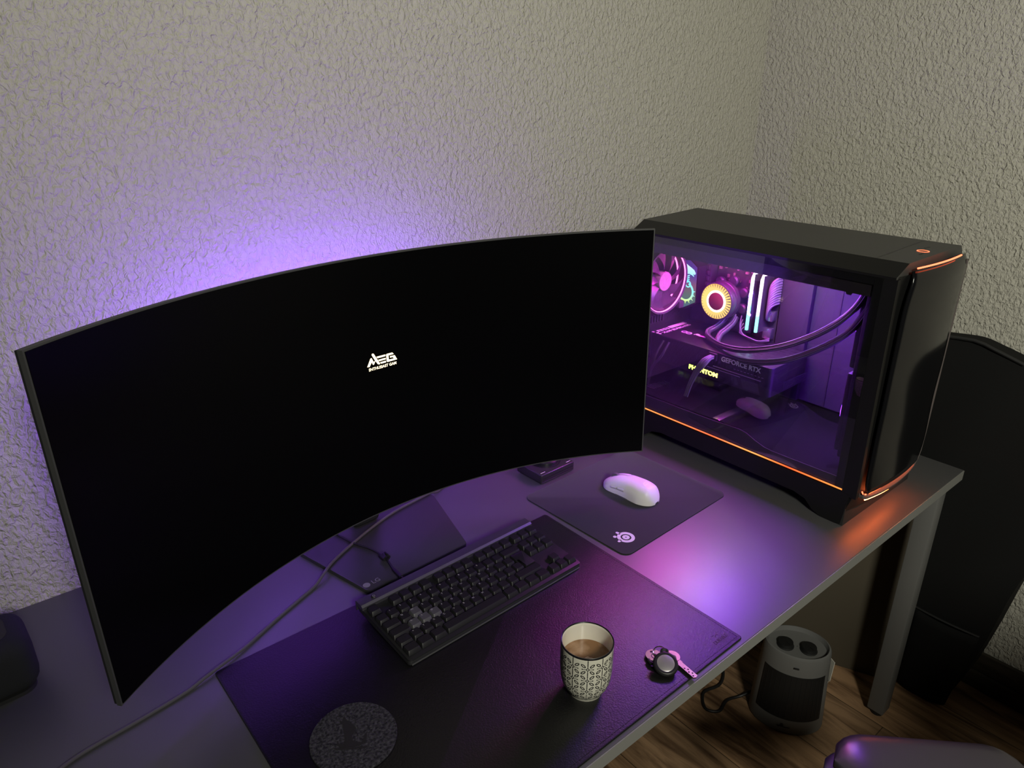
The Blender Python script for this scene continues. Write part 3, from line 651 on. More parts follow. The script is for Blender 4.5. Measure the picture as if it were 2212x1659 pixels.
# ------------------------------------------------------------------ computer tower
PCO = Vector((.54, .33, DZ))
pc = thing('computer_tower', 'black computer tower with lit interior behind side glass', 'computer', PCO)
def w(x, y, z): return Vector((x, y, z)) - PCO          # world -> tower frame
def wb(x0, x1, y0, y1, z0, z1, bev=0., seg=2, m=None, bb=None):
    bb = bb or MB(); a, c = w(x0, y0, z0), w(x1, y1, z1); bb.bx(a.x, c.x, a.y, c.y, a.z, c.z, bev, seg, m); return bb
def wprism_x(pts, x0, x1, bb=None, bev=0., m=None):
    """polygon in (y, z), extruded along x"""
    bb = bb or MB(); mx = Matrix(((0, 0, 1, 0), (1, 0, 0, -PCO.y), (0, 1, 0, -PCO.z), (0, 0, 0, 1)))
    bb.prism(pts, x0 - PCO.x, x1 - PCO.x, mx, bev, m=m); return bb
GX, RX = .407, .690            # glass side, far side
YFR, YBK = .050, .640          # front, back
# lid with sloping sides
b = MB(); lid = [(GX, 1.2045), (.447, 1.2230), (.676, 1.2230), (RX, 1.2045), (RX, 1.200), (GX, 1.200)]
t = bmesh.new()
y0s = [YFR - .002, YFR + .003]; back = {GX: .622, .447: .626, .676: .652, RX: .640}
fr = [t.verts.new(w(x, .0485 if x < .6 else .0535, z)) for x, z in lid]; bk = [t.verts.new(w(x, back[x], z)) for x, z in lid]
t.faces.new(fr); t.faces.new(bk[::-1])
t.faces.new([fr[1], bk[1], bk[2], fr[2]]); b._merge(t, None, M['case_top'])
t = bmesh.new(); fr = [t.verts.new(w(x, .0485 if x < .6 else .0535, z)) for x, z in lid]; bk = [t.verts.new(w(x, back[x], z)) for x, z in lid]
for i in (0, 2, 3, 4, 5): j = (i + 1) % 6; t.faces.new([fr[i], bk[i], bk[j], fr[j]])
b._merge(t, None, M['case']); lid_o = b.build('top_cover', M['case_top'], pc, 20)
b = MB(); t = bmesh.new()      # seam and button field at the front of the lid
t.faces.new([t.verts.new(w(*q)) for q in ((.447, .1040, 1.2233), (.447, .1050, 1.2233), (.676, .1190, 1.2233), (.676, .1180, 1.2233))]); b._merge(t, None, None); b.build('lid_seam', M['black'], lid_o, 0)
pb = Matrix.Translation(w(.567, .0770, 1.2231))
MB().lathe([(.0092, 0), (.0103, 0), (.0103, .0005), (.0092, .0005)], 32, pb @ Matrix.Scale(1.0, 4)).build('power_button_ring', M['red_orange'], lid_o)
b = MB()
for x, y in ((.600, .086), (.612, .086), (.545, .069), (.536, .069)): b.box(w(x, y, 1.2232), (.006, .003, .0004))
b.build('port_slot', M['black'], lid_o)
# shell: far side, back, floor
wb(RX - .003, RX, .075, YBK, .775, 1.2).build('far_side_panel', M['case'], pc)
b = MB(); wb(GX + .003, RX - .003, .618, .622, .775, 1.2, bb=b); b.build('rear_panel', M['case_in'], pc)
wb(GX + .001, RX - .001, .070, .630, .757, .775, .002).build('floor_panel', M['case'], pc)
wb(GX + .001, RX - .003, .060, .625, 1.186, 1.1998).build('roof_panel', M['case'], pc)
# lower skirt below the glass with an arch between the feet
arch = [(.052, .790), (.060, .723), (.070, .7206), (.100, .7206), (.118, .728), (.135, .744), (.160, .750), (.50, .750), (.525, .744), (.545, .728), (.560, .7206), (.600, .7206), (.612, .728), (.620, .790)]
wprism_x(arch, GX, GX + .010, bev=.002).build('lower_skirt', M['case'], pc)
wprism_x(arch, RX - .010, RX).build('lower_skirt', M['case'], pc)
for fy in (.085, .580):
    b = MB(); b.prism([(GX + .001 - PCO.x, fy - .03 - PCO.y), (RX - .001 - PCO.x, fy - .03 - PCO.y), (RX - .001 - PCO.x, fy + .02 - PCO.y), (GX + .001 - PCO.x, fy + .02 - PCO.y)], .0004, .037); b.build('foot_rail', M['black_matt'], pc)
# front pillar between the glass and the gloss front
pil = [(.040, .785), (.083, .785), (.083, 1.199), (.045, 1.201)]
wprism_x(pil, GX + .0004, GX + .012).build('front_pillar', M['case'], pc)
wprism_x([(.045, .79), (.075, .79), (.075, 1.199), (.045, 1.199)], RX - .014, RX - .002).build('front_pillar', M['case'], pc)
# glossy bowed front with a wavy right edge
def fy(u): return .047 - .020 * math.sin(PI * (.12 + .76 * u))           # bow of the front across the width
P = []; NZ = 40
for i in range(NZ + 1):
    v = i / NZ; z = .7880 + .4240 * v; row = []
    wav = .004 * math.sin(v * 15.0) + .003 * math.sin(v * 8.3 + 1)
    xl, xr = GX + .024 + .016 * max(0, (v - .80) / .2) ** 2 + .010 * max(0, (.08 - v) / .08) ** 2, .664 + wav - .016 * max(0, (.12 - v) / .12) ** 2
    for j in range(19):
        u = j / 18; x = xl + (xr - xl) * u
        row.append(w(x, fy((x - GX) / (RX - GX)) - .001 + .006 * max(0, (v - .94) / .06) ** 2 - .0012 * math.sin(v * 19 + 4 * u) * math.sin(PI * u) * math.sin(PI * v), z))
    P.append(row)
b = MB(); b.grid(P); fp = b.build('front_panel', M['front_gloss'], pc, 50)
sol = fp.modifiers.new('solid', 'SOLIDIFY'); sol.thickness = .004; sol.offset = -1
# dark core behind it and the shaped chin
P = []
for z in (.752, .760, .780, .786, 1.19, 1.205):
    P.append([w(x, fy((x - GX) / (RX - GX)) + (.010 if z > .77 else .016), z) for x in [GX + .004 + (RX - GX - .008) * k / 16 for k in range(17)]] + [w(RX - .004, .078, z), w(GX + .004, .078, z)])
b = MB(); b.grid(P, close_v=True); b.build('front_frame', M['case'], pc, 40)
P = []                                                                     # the chin lip that catches the orange light and climbs the right side
path = [(GX + .0245, .795), (GX + .027, .7862), (GX + .036, .7825)] + [(GX + .036 + (.640 - GX - .036) * k / 12, .7825 - .004 * math.sin(PI * k / 12)) for k in range(1, 12)] + [(.640, .784), (.656, .790), (.668, .806), (.6715, .84)] + [(.672, .84 + k * .045) for k in range(1, 9)]
for x, z in path:
    nx, nz = (0, -1)
    if x > .655: nx, nz = (.8, -.5) if z < .82 else (1, 0)
    elif x < GX + .030: nx, nz = (-.7, -.7)
    y = fy((x - GX) / (RX - GX))
    P.append([w(x, y + .004, z), w(x + nx * .003, y - .0005, z + nz * .003), w(x + nx * .0075, y + .0005, z + nz * .0075), w(x + nx * .009, y + .007, z + nz * .009), w(x, y + .010, z)])
b = MB(); b.grid(P, close_v=True); b.build('front_lip', M['lip_white'], pc, 50)
def led(path, r, name, m, par=pc, n=8, sub=3): return MB().tube([w(*q) for q in path], r, n, sub=sub).build(name, m, par)
led([(GX + .006 + .0295 * 0 + x, fy(x / (RX - GX)) + .0015, 1.2165 + .0 * x) for x in [.038 + .168 * k / 8 for k in range(9)]], .0016, 'top_light_strip', M['red_orange'])
led([(GX + .045 + (.640 - GX - .045) * k / 10, fy((GX + .045 + (.640 - GX - .045) * k / 10 - GX) / (RX - GX)) + .0030, .7850) for k in range(11)], .0012, 'chin_light_strip', M['lip_led'])
led([(GX + .040 + (.635 - GX - .040) * k / 10, fy((GX + .040 + (.635 - GX - .040) * k / 10 - GX) / (RX - GX)) + .0055, .7700 - .004 * math.sin(PI * k / 10)) for k in range(11)], .0011, 'added_under_strip', M['chin_led'])  # extra strip added out of view beneath the lip to throw orange onto the desk
led([(GX + .0232, .0405, .7940), (GX + .0262, .0385, .7885), (GX + .034, .0368, .7855)], .0013, 'chin_light_end', M['red_orange'], sub=4)
led([(.668, .046, .80 + .40 * k / 8) for k in range(9)], .0012, 'side_light_strip', M['orange_side'])
# glass, painted border behind it, orange strip under it
wb(GX - .0005, GX + .0035, .068, .615, .7965, 1.2000, .0005).build('side_glass', M['glass'], pc)
led([(GX + .0005, y, .7950) for y in [.068 + .547 * k / 12 for k in range(13)]], .0016, 'lower_light_strip', M['orange'], sub=2)
b = MB(); wprism_x([(.068, .797), (.0825, .797), (.0825, 1.199), (.068, 1.199)], GX + .0042, GX + .0060, b)
wprism_x([(.0825, 1.164), (.118, 1.164), (.120, 1.160), (.128, 1.160), (.130, 1.164), (.615, 1.164), (.615, 1.199), (.0825, 1.199)], GX + .0042, GX + .0060, b)
low = [(.0825, .797), (.615, .797), (.615, .8255), (.374, .8290), (.330, .8315), (.300, .8330), (.282, .8300), (.262, .8220), (.240, .8150), (.220, .8130), (.0825, .8150)]
wprism_x(low, GX + .0042, GX + .0060, b); b.build('glass_border', M['border'], pc, 20)
# interior: board tray, cover, shroud
TX = .640
wb(TX, TX + .004, .372, .618, .838, 1.186).build('board_tray', M['case_in'], pc)
wb(TX - .012, TX + .004, .300, .371, .838, 1.186, .001).build('cable_cover', M['tray'], pc)
wb(TX + .002, TX + .006, .085, .300, .838, 1.186).build('cable_cover', M['tray_side'], pc)
MB().box(w(TX + .001, .240, 1.01), (.0012, .0012, .34)).build('cover_seam', M['black'], pc)
b = MB(); sh_ = [(.618, .776), (.618, .829), (.300, .833), (.282, .830), (.262, .822), (.240, .8145), (.220, .8125), (.086, .8125), (.086, .776)]
wprism_x(sh_, GX + .0075, TX, b); b.build('power_supply_shroud', M['shroud'], pc, 30)
wb(GX + .010, TX, .352, .371, .8305, .8325, .0005).build('shroud_groove', M['groove'], pc)
b = MB()
for k in range(9): wb(.448 + k * .007, .4515 + k * .007, .560, .590 - k * .0015, .8296, .8306, bb=b)
b.build('shroud_vent', M['tray'], pc, 0)
led([(.60, y, .8150) for y in (.105, .130, .155)], .0018, 'floor_light', M['front_fan'], sub=1)
wb(.585, .612, .255, .290, .8135, .8160, .0008).build('drive_latch', M['tray'], pc)
# motherboard
mbd = wb(TX - .006, TX - .0005, .376, .612, .895, 1.150).build('motherboard', M['pcb'], pc)
b = MB()
for k in range(60):
    y, z = random.uniform(.385, .60), random.uniform(1.06, 1.145); s = random.uniform(.003, .009)
    wb(TX - .006 - random.uniform(.002, .006), TX - .006, y, y + s, z, z + random.uniform(.003, .008), bb=b)
b.build('board_part', M['solder'], mbd, 0)
b = MB()
for k in range(7): wb(.600, TX - .006, .548, .556, 1.045 + k * .0135, 1.055 + k * .0135, .001, bb=b)
wb(.606, TX - .006, .545, .562, 1.035, 1.150, .001, bb=b); wb(.606, TX - .006, .452, .545, 1.132, 1.150, .002, bb=b)
b.build('heatsink', M['chip'], mbd)
b = MB(); wb(.622, TX - .006, .43, .56, .965, .985, .002, bb=b); wb(.622, TX - .006, .40, .60, .905, .925, .002, bb=b); b.build('board_cover', M['chip'], mbd)
io = wprism_x([(.610, 1.000), (.612, 1.120), (.580, 1.124), (.556, 1.108), (.553, 1.020), (.590, .998)], .570, TX - .006, bev=0).build('connector_cover', M['black'], mbd)
wprism_x([(.606, 1.004), (.608, 1.117), (.580, 1.120), (.559, 1.106), (.556, 1.023), (.590, 1.003)], .5690, .5700).build('light_panel', M['dragon_back'], io)
b = MB(); dr = [(.604, 1.112), (.594, 1.113), (.583, 1.107), (.574, 1.103), (.566, 1.099), (.561, 1.092), (.563, 1.088), (.568, 1.090), (.565, 1.083), (.571, 1.086), (.579, 1.088), (.587, 1.086), (.596, 1.088), (.606, 1.092)]
wprism_x(dr, .5684, .5690, b)
for k in range(4): wprism_x([(.606, 1.083 - k * .0045), (.590, 1.080 - k * .0045 + .001), (.578, 1.086 - k * .0050), (.577, 1.0835 - k * .0050), (.590, 1.0765 - k * .0045), (.606, 1.0800 - k * .0045)], .5684, .5690, b)
def arcstrip(cy, cz, r0, r1, a0, a1, n=16):
    for i in range(n):
        t0, t1 = a0 + (a1 - a0) * i / n, a0 + (a1 - a0) * (i + 1) / n
        wprism_x([(cy + r0 * math.cos(t0), cz + r0 * math.sin(t0)), (cy + r1 * math.cos(t0), cz + r1 * math.sin(t0)), (cy + r1 * math.cos(t1), cz + r1 * math.sin(t1)), (cy + r0 * math.cos(t1), cz + r0 * math.sin(t1))], .5684, .5690, b)
arcstrip(.580, 1.063, .0055, .0085, 0, 2 * PI); arcstrip(.586, 1.044, .019, .024, PI * .62, PI * 1.75)
for k in range(6):
    t = PI * (.95 + k * .13); wprism_x([(.586 + .023 * math.cos(t - .08), 1.044 + .023 * math.sin(t - .08)), (.586 + .030 * math.cos(t), 1.044 + .030 * math.sin(t)), (.586 + .023 * math.cos(t + .08), 1.044 + .023 * math.sin(t + .08))], .5684, .5690, b)
b.build('light_emblem', M['dragon_light'], io, 0)
# memory modules
for k, (y, mm) in enumerate(((.4240, 'ram'), (.4005, 'ram_b'))):
    r = wprism_x([(y - .0035, .982), (y + .0035, .982), (y + .0035, 1.112), (y - .0035, 1.112)], .594, TX - .004).build('memory_module', M['chip'], mbd)
    b = MB(); mx = Matrix(((1, 0, 0, -PCO.x), (0, 0, 1, y - .0030 - PCO.y), (0, 1, 0, -PCO.z), (0, 0, 0, 1)))
    b.prism([(.5935, .983), (.5935, 1.082), (.5950, 1.100), (.6000, 1.108), (.6100, 1.112), (.6100, 1.118), (.5960, 1.116), (.5885, 1.104), (.5885, .983)], 0, .0055, mx); b.build('light_bar', M[mm], r, 20)
# cooler: round block with a glowing ring
CC = w(.5600, .4910, 1.0415); RY = Matrix.Rotation(-PI / 2, 4, 'Y')      # local z -> -x (towards the glass)
cm_ = Matrix.Translation(CC) @ RY
cl_ = MB().lathe([(.0425, .0005), (.0440, -.002), (.0440, -.016), (.0415, -.0175), (.0440, -.019), (.0440, -.030), (.030, -.034), (.030, -.072), (0, -.072)], 56, cm_).build('water_block', M['anod'], pc, 40)
b = MB()
for k in range(7):
    a = k * 2 * PI / 7; b.cyl(CC + Vector((.050, .043 * math.cos(a), .043 * math.sin(a))), .012, .014, 'X', 18, .003)
b.build('mount_tab', M['chip'], cl_)
ln = MB().lathe([(.0205, .0006), (.0408, .0006), (.0408, .0004), (.0205, .0004)], 64, Matrix.Rotation(-PI / 2, 4, 'Y')).build('light_ring', M['cooler_ring'], cl_); ln.location = CC
MB().lathe([(.0205, .0012), (.0255, .0012), (.0255, .0007), (.0205, .0007)], 64, cm_).build('inner_glow', M['cooler_core'], cl_)
MB().lathe([(0, .0016), (.0195, .0016), (.0207, .0010), (.0207, .0002)], 48, cm_).build('centre_disc', M['cooler_disc'], cl_)
b = MB()
for k in range(36):
    a = 2 * PI * k / 36; down = .5 - .5 * math.sin(a)
    l = .0035 + .0085 * down; wd = .0006 + .0007 * down
    d = Vector((math.cos(a), math.sin(a), 0)); n = Vector((-d.y, d.x, 0)); r1 = .0395
    t = bmesh.new(); t.faces.new([t.verts.new(cm_ @ (q + Vector((0, 0, .0014)))) for q in (d * r1 + n * wd, d * r1 - n * wd, d * (r1 - l) - n * wd * .3, d * (r1 - l) + n * wd * .3)]); b._merge(t, None, None)
b.build('ring_fin', M['black'], cl_, 0)
MB().lathe([(.0408, .0022), (.0428, .0018), (.0432, -.002), (.0408, -.001)], 64, cm_).build('ring_bezel', M['chip'], cl_, 60)
T1 = [(.600, .486, 1.000), (.590, .490, .985), (.570, .492, .976), (.545, .493, .971), (.520, .472, .967), (.492, .415, .968), (.477, .349, .980), (.467, .271, 1.010), (.458, .202, 1.052), (.451, .151, 1.095), (.446, .119, 1.137), (.442, .104, 1.175)]
T2 = [(.605, .462, 1.002), (.592, .462, .988), (.568, .462, .978), (.545, .461, .970), (.520, .447, .956), (.494, .400, .949), (.479, .335, .957), (.469, .256, .985), (.460, .186, 1.030), (.454, .134, 1.076), (.449, .106, 1.122), (.446, .092, 1.160)]
for T in (T1, T2):
    tb = MB().tube([w(*q) for q in T], .0066, 14, sub=5).build('coolant_tube', M['sleeve'], pc)
    b = MB()
    for k in range(5):
        a = 2 * PI * k / 5 + .5; PP = smooth_path([w(*q) for q in T], 4)
        b.tube([p + Vector((.0046 * math.cos(a) * .6 - .004, .0046 * math.cos(a), .0050 * math.sin(a) + .002)) for p in PP], .0013, 6, sub=1)
    b.build('sleeve_rib', M['sleeve_wire'], tb)
# graphics card
GXL, GZ0, GZ1, GY0, GY1 = .478, .890, .9555, .283, .612
gp = MB(); R = rpoly([(GXL - PCO.x, GY0 - PCO.y), (GXL - PCO.x, GY1 - PCO.y), (.634 - PCO.x, GY1 - PCO.y), (.634 - PCO.x, GY0 + .004 - PCO.y)], .014, 5)
gp.prism(R, GZ0 - DZ, GZ1 - DZ - .002, None, .0015)
gpu = gp.build('graphics_card', M['gpu_side'], pc, 40)
b = MB(); b.prism(R, GZ1 - DZ - .0018, GZ1 - DZ, None, .0006); b.build('backplate', M['gpu_plate'], gpu, 40)
b = MB()
for i in range(8):
    for j in range(5 if i else 4):
        y = .300 + j * .0215 + (i % 2) * .004; x = .492 + i * .0165
        wb(x, x + .0035, y, y + .014, GZ1 - .0002, GZ1 + .0003, bb=b)
b.build('vent_slot', M['black'], gpu, 0)
text_obj('side_lettering', 'GEFORCE RTX', .0150, frame_mx(w(GXL - .0004, .3575, .9440), (0, -1, 0), (0, 0, 1)), M['gpu_text'], gpu, width=.0985, depth=.0004, bold=.00045)
text_obj('lit_lettering', 'PHANTOM', .0135, frame_mx(w(GXL - .0004, .4500, .9020), (0, -1, 0), (0, 0, 1)), M['phantom'], gpu, width=.078, depth=.0004, bold=.0006)
b = MB(); wb(GXL - .0012, GXL, .305, .425, .9215, .9232, bb=b); wb(GXL - .0012, GXL, .355, .440, .9160, .9172, bb=b); b.build('side_trim', M['gpu_line'], gpu)
b = MB()
for k in range(24): wb(GXL - .0006, GXL, .305 + k * .0072, .306 + k * .0072, .926, .936, bb=b)
b.build('side_fin', M['chip'], gpu, 0)
b = MB()
for k in range(9): wb(GXL - .0006, GXL, .300 + k * .0085, .3045 + k * .0085, .9300, .9308, bb=b)
b.build('side_dash', M['gpu_line'], gpu, 0)
b = MB(); wprism_x([(.305, .894), (.345, .894), (.352, .912), (.312, .914)], GXL - .001, GXL, b); wprism_x([(.357, .896), (.372, .896), (.378, .914), (.364, .914)], GXL - .001, GXL, b); b.build('side_facet', M['chip'], gpu, 0)
b = MB()
for i in range(24):
    for j in range(6): wb(.534 + i * .0040, .5365 + i * .0040, .2838, .2845, .876 + .018 + j * .0034 - .001, .878 + .018 + j * .0034 - .001, bb=b)
b.build('end_grille', M['tray'], gpu, 0)
up = lambda x, y: frame_mx(w(x, y, GZ1 + .0002), (-1, 0, 0), (0, -1, 0))
text_obj('backplate_lettering', 'GEFORCE RTX', .0120, up(.547, .585), M['print_pink'], gpu, width=.106, depth=.0002, bold=.0003)
text_obj('backplate_lettering', '4080', .0100, up(.545, .598), M['print_pink'], gpu, width=.05, depth=.0002) if False else None
b = MB(); wb(.540, .600, .595, .608, GZ1, GZ1 + .0003, bb=b)
for k in range(4): wb(.492 + k * .012, .501 + k * .012, .596, .599, GZ1, GZ1 + .0003, bb=b); wb(.494 + k * .011, .502 + k * .011, .602, .605, GZ1, GZ1 + .0003, bb=b)
for x, y in ((.482, .604), (.484, .592), (.484, .584)): b.cyl(w(x, y, GZ1 + .0002), .0032, .0003, n=16)
b.build('backplate_print', M['print_pink'], gpu, 0)
text_obj('backplate_script', 'Phantom', .016, frame_mx(w(.545, .507, GZ1 + .0002), (0, -1, 0), (1, 0, 0)), M['print_pink'], gpu, width=.046, depth=.0002, bold=.0003, shear=.3)
b = MB()
for cy in (.543, .556): b.lathe([(.005, 0), (.0075, 0), (.0075, .0002), (.005, .0002)], 20, Matrix.Translation(w(.540, cy, GZ1 + .0001)))
b.build('backplate_emblem', M['print_pink'], gpu)
# power lead of the card
lead = MB()
for k in range(9):
    o = (k % 3 - 1) * .0042; q = (k // 3 - 1) * .0032
    lead.tube([w(GXL + .004, .426 + o, .944 + q), w(GXL - .014, .427 + o, .944 + q * .8), w(GXL - .028, .432 + o * 1.3, .934 + q * 1.6), w(GXL - .032, .444 + o * 1.2, .912 + q), w(GXL - .034, .456 + o, .880 + q * .5), w(GXL - .036, .464 + o, .845)], .0017, 6, sub=4)
lead = lead.build('power_lead', M['sleeve_wire'], pc)
wb(GXL - .006, GXL, .416, .437, .936, .953, .001).build('lead_plug', M['black'], lead)
b = MB()
for s in (0, .016): b.tube([w(.470, .545 + s, .948), w(.455, .552 + s, .915), w(.452, .575, .880), w(.450, .590 - s * .5, .834)], .0030, 8)
b.build('dark_lead', M['black_cable'], pc)
# main power bundle
b = MB()
for k in range(11):
    z = 1.108 - k * .0058; b.tube([w(TX - .012, .3735, z), w(TX - .030, .3765, z - .002), w(TX - .036, .3835, z - .014), w(TX - .030, .3895, z - .034), w(TX - .014, .3915, z - .045)], .0026, 8)
b.build('main_power_bundle', M['sleeve_wire'], pc)
b = MB(); wb(.614, TX - .006, .377, .394, 1.008, 1.030, .001, bb=b); wb(.616, TX - .006, .378, .398, .965, .99, .001, bb=b); b.build('board_socket', M['groove'], mbd)
b = MB()
for k in range(4): b.tube([w(.600, .446 - k * .004, 1.01 - k * .008), w(.590, .440, .985 - k * .004), w(.592, .425 - k * .004, .966), w(.598, .395, .962), w(.606, .372, .972 - k * .002)], .0014, 6)
b.build('thin_lead', M['sleeve_wire'], pc)
# rear fan
FC = w(.4830, .5900, 1.0830); FM = Matrix.Translation(FC) @ Matrix.Rotation(PI / 2, 4, 'X')        # local z -> -y (into the case)
fan = MB().lathe([(.0720, -.012), (.0720, .012), (.0765, .013), (.0765, -.013)], 56, FM).build('rear_fan', M['fan_frame'], pc, 40)
b = MB()
for sx in (-1, 1):
    for sz in (-1, 1): b.box(FC + Vector((sx * .066, 0, sz * .066)), (.018, .024, .018), .003)
b.build('fan_corner', M['fan_frame'], fan)
b = MB()
for k in range(9):
    a = 2 * PI * k / 9; P = []
    for i in range(8):
        r = .022 + .0485 * i / 7; row = []
        for j in range(5):
            t = a + (-.30 + .60 * j / 4) + .35 * (i / 7) ** 1.4; row.append(FM @ Vector((r * math.cos(t), r * math.sin(t), -.006 + .0035 * j - .002 * i / 7)))
        P.append(row)
    b.grid(P)
bl = b.build('fan_blades', M['fan_blade'], fan, 60)
MB().lathe([(.0225, -.010), (.0225, .0085), (.0215, .0100), (0, .0100)], 40, FM).build('fan_hub', M['fan_hub'], fan, 40)
b = MB(); b.lathe([(.0705, .0100), (.0722, .0110), (.0722, .0085), (.0705, .0085)], 56, FM); b.build('fan_light_ring', M['pink_fan'], fan)
b = MB(); b.lathe([(.0708, .0016), (.0722, .0016), (.0722, -.0016), (.0708, -.0016)], 56, Matrix.Translation(FC + Vector((0, .012, 0))) @ Matrix.Rotation(PI / 2, 4, 'X')); b.build('fan_back_light', M['pink_fan'], fan)
b = MB()
for k in range(9): wb(.440 + k * .010, .445 + k * .010, .609, .613, .975, .992, bb=b)
b.build('expansion_slot', M['chip'], pc, 0)
# front intake fans: lit rings that face the back of the case, and the radiator they blow through
wb(.430, .628, .080, .100, .845, 1.182, .002).build('radiator', M['black_matt'], pc)
for z in (.925, 1.095):
    fz = MB().box(w(.532, .110, z), (.160, .018, .160), .004).build('front_fan', M['fan_frame'], pc)
    F2 = Matrix.Translation(w(.532, .1195, z)) @ Matrix.Rotation(-PI / 2, 4, 'X')
    MB().lathe([(.050, 0), (.074, 0), (.074, .001), (.050, .001)], 48, F2).build('fan_light_ring', M['front_fan'], fz)
    MB().cyl(w(.532, .1200, z), .024, .004, 'Y', 32, .001).build('fan_hub', M['fan_blade'], fz)
# three roof fans with lit rings, facing down into the case
for y in (.450, .312, .174):
    fz = MB().box(w(.505, y, 1.1745), (.134, .134, .020), .004).build('roof_fan', M['fan_frame'], pc)
    MB().lathe([(.036, 0), (.056, 0), (.056, -.001), (.036, -.001)], 40, Matrix.Translation(w(.505, y, 1.1640))).build('fan_light_ring', M['roof_led'], fz)
    MB().cyl(w(.505, y, 1.1640), .021, .003, 'Z', 28, .001).build('fan_hub', M['fan_blade'], fz)

# ------------------------------------------------------------------ fan heater under the desk
HT = Vector((.6095, .1830, 0)); HROT = math.atan2(-.86, .51)
ht = thing('fan_heater', 'grey oval fan heater with two dials on the floor under desk', 'heater', HT, HROT)
def hring(z, sx, sy, n=48): return [Vector((sx * math.cos(2 * PI * k / n), sy * math.sin(2 * PI * k / n), z)) for k in range(n)]
def hs_(z): k = z / .232; return (.090 - .012 * k, .070 - .008 * k)
P = [hring(z, *hs_(z)) for z in (.0005, .004, .03, .08, .14, .19, .226)] + [hring(.232, .076, .060), hring(.2335, .072, .057), hring(.222, .068, .053), hring(.220, .04, .03), hring(.220, .001, .001)]
P[0] = hring(.0005, .086, .066)
body = MB().grid(P, close_v=True).build('heater_body', M['heater'], ht, 40)
P = []
for i in range(13):
    z = .045 + .135 * i / 12; sx, sy = hs_(z); P.append([Vector(((sx + .0006) * math.cos(a), (sy + .0006) * math.sin(a), z)) for a in [-PI / 2 + (-1.02 + 2.04 * j / 24) for j in range(25)]])
gr = MB().grid(P).build('front_grille', M['heater_dark'], ht, 60)
b = MB()
for k in range(14):
    a = -PI / 2 + (-.95 + 1.90 * k / 13)
    b.tube([Vector(((hs_(z)[0] + .0008) * math.cos(a), (hs_(z)[1] + .0008) * math.sin(a), z)) for z in (.05, .11, .175)], .0007, 5, sub=1)
b.build('grille_bar', M['black'], gr)
P = []
for x in (-.028, .026):
    k = MB().lathe([(.0, .002), (.0165, .002), (.0185, .0), (.0205, .0), (.0205, .0025), (.0190, .0035), (.0175, .0125), (.0, .0130)], 32, Matrix.Translation((x, -.006, .2195))).build('dial', M['heater_dark'], ht)
    MB().box((x + .006, -.012, .2330), (.010, .002, .001), rot=(0, 0, -.7)).build('dial_mark', M['black'], k)
b = MB(); b.prism([(.062 * math.cos(a), .046 * math.sin(a)) for a in [PI * .27 + PI * .46 * k / 12 for k in range(13)]], .2196, .2204); b.build('handle_recess', M['black'], ht)
MB().box((0, -.0665, .207), (.012, .003, .004), .001).build('indicator', M['black'], ht)
text_obj('heater_lettering', 'Rowenta', .012, frame_mx(Vector((-.005, -.0698, .022)), (1, 0, 0), (0, 0, 1)), M['black'], ht, width=.035, depth=.0008) if False else None
b = MB(); b.box((-.006, -.0690, .0215), (.030, .002, .0022), rot=(0, 0, 0)); b.cyl((-.010, -.0692, .0265), .0045, .002, 'Y', 16); b.build('maker_mark', M['black'], ht)
b = MB(); b.box((.0845, .030, .150), (.0015, .028, .060), rot=(0, .05, .55)); b.box((.0840, .034, .110), (.0015, .018, .045), rot=(.1, .05, .55)); b.build('paper_tag', M['paper'], ht)
hm = Matrix.Rotation(-HROT, 3, 'Z')
def hl(x, y, z): v = hm @ (Vector((x, y, 0)) - Vector((HT.x, HT.y, 0))); return Vector((v.x, v.y, z))
b = MB(); b.tube([hl(.600, .240, .060), hl(.590, .262, .03), hl(.565, .285, .006), hl(.525, .300, .0045), hl(.480, .292, .0045), hl(.46, .32, .0045), hl(.50, .355, .0045), hl(.56, .345, .0045), hl(.62, .38, .0045), hl(.70, .47, .0045)], .0038, 8); b.build('power_cord', M['black_cable'], ht)

# ------------------------------------------------------------------ tall black bag against the right wall
bag = thing('canvas_bag', 'tall black fabric bag leaning between desk and right wall', 'bag', (1.0, .11, 0))
out = [(-.062, .004), (-.088, .10), (-.112, .25), (-.134, .41), (-.185, .60), (-.235, .74), (-.215, .83), (-.12, .885), (-.015, .920), (.050, .938), (.095, .947), (.170, .940), (.26, .934), (.35, .926), (.365, .70), (.37, .35), (.36, .004)]
def bag_x(y, z):
    u = min(1, max(0, (y + .24) / .60)); v = z / .95
    lean = .960 + .060 * v ** 1.1
    bulge = .018 * math.sin(PI * u) * math.sin(PI * min(1, v * .9 + .05)) + .004 * math.sin(23 * y + 9 * z) * math.sin(PI * u)
    return lean - bulge
P = []; NR = 9
cy_, cz_ = .10, .45
for i in range(NR + 1):
    s = i / NR; row = []
    for y, z in smooth_path([(a, c, 0) for a, c in out + out[:1]], 3)[:-1] and [(v.x, v.y) for v in smooth_path([(a, c, 0) for a, c in out], 3)]:
        yy = cy_ + (y - cy_) * (1 - (1 - s) * 1.0); zz = cz_ + (z - cz_) * (1 - (1 - s) * 1.0)
        edge = .012 * (s ** 6)
        row.append(Vector((bag_x(yy, zz) + edge - 1.0, yy - .11, max(.003, zz))))
    P.append(row)
back = [Vector((1.068 - 1.0 + .012 * max(0, q.z) / .95, q.y, q.z)) for q in P[-1]]
P.append([Vector((q.x + .03, q.y, q.z)) for q in P[-1]]); P.append(back); P.append([Vector((1.075 - 1.0, (.10 - .11), .45))] * len(back))
MB().grid(P, close_v=True).build('bag_body', M['bag'], bag, 60)
P = []
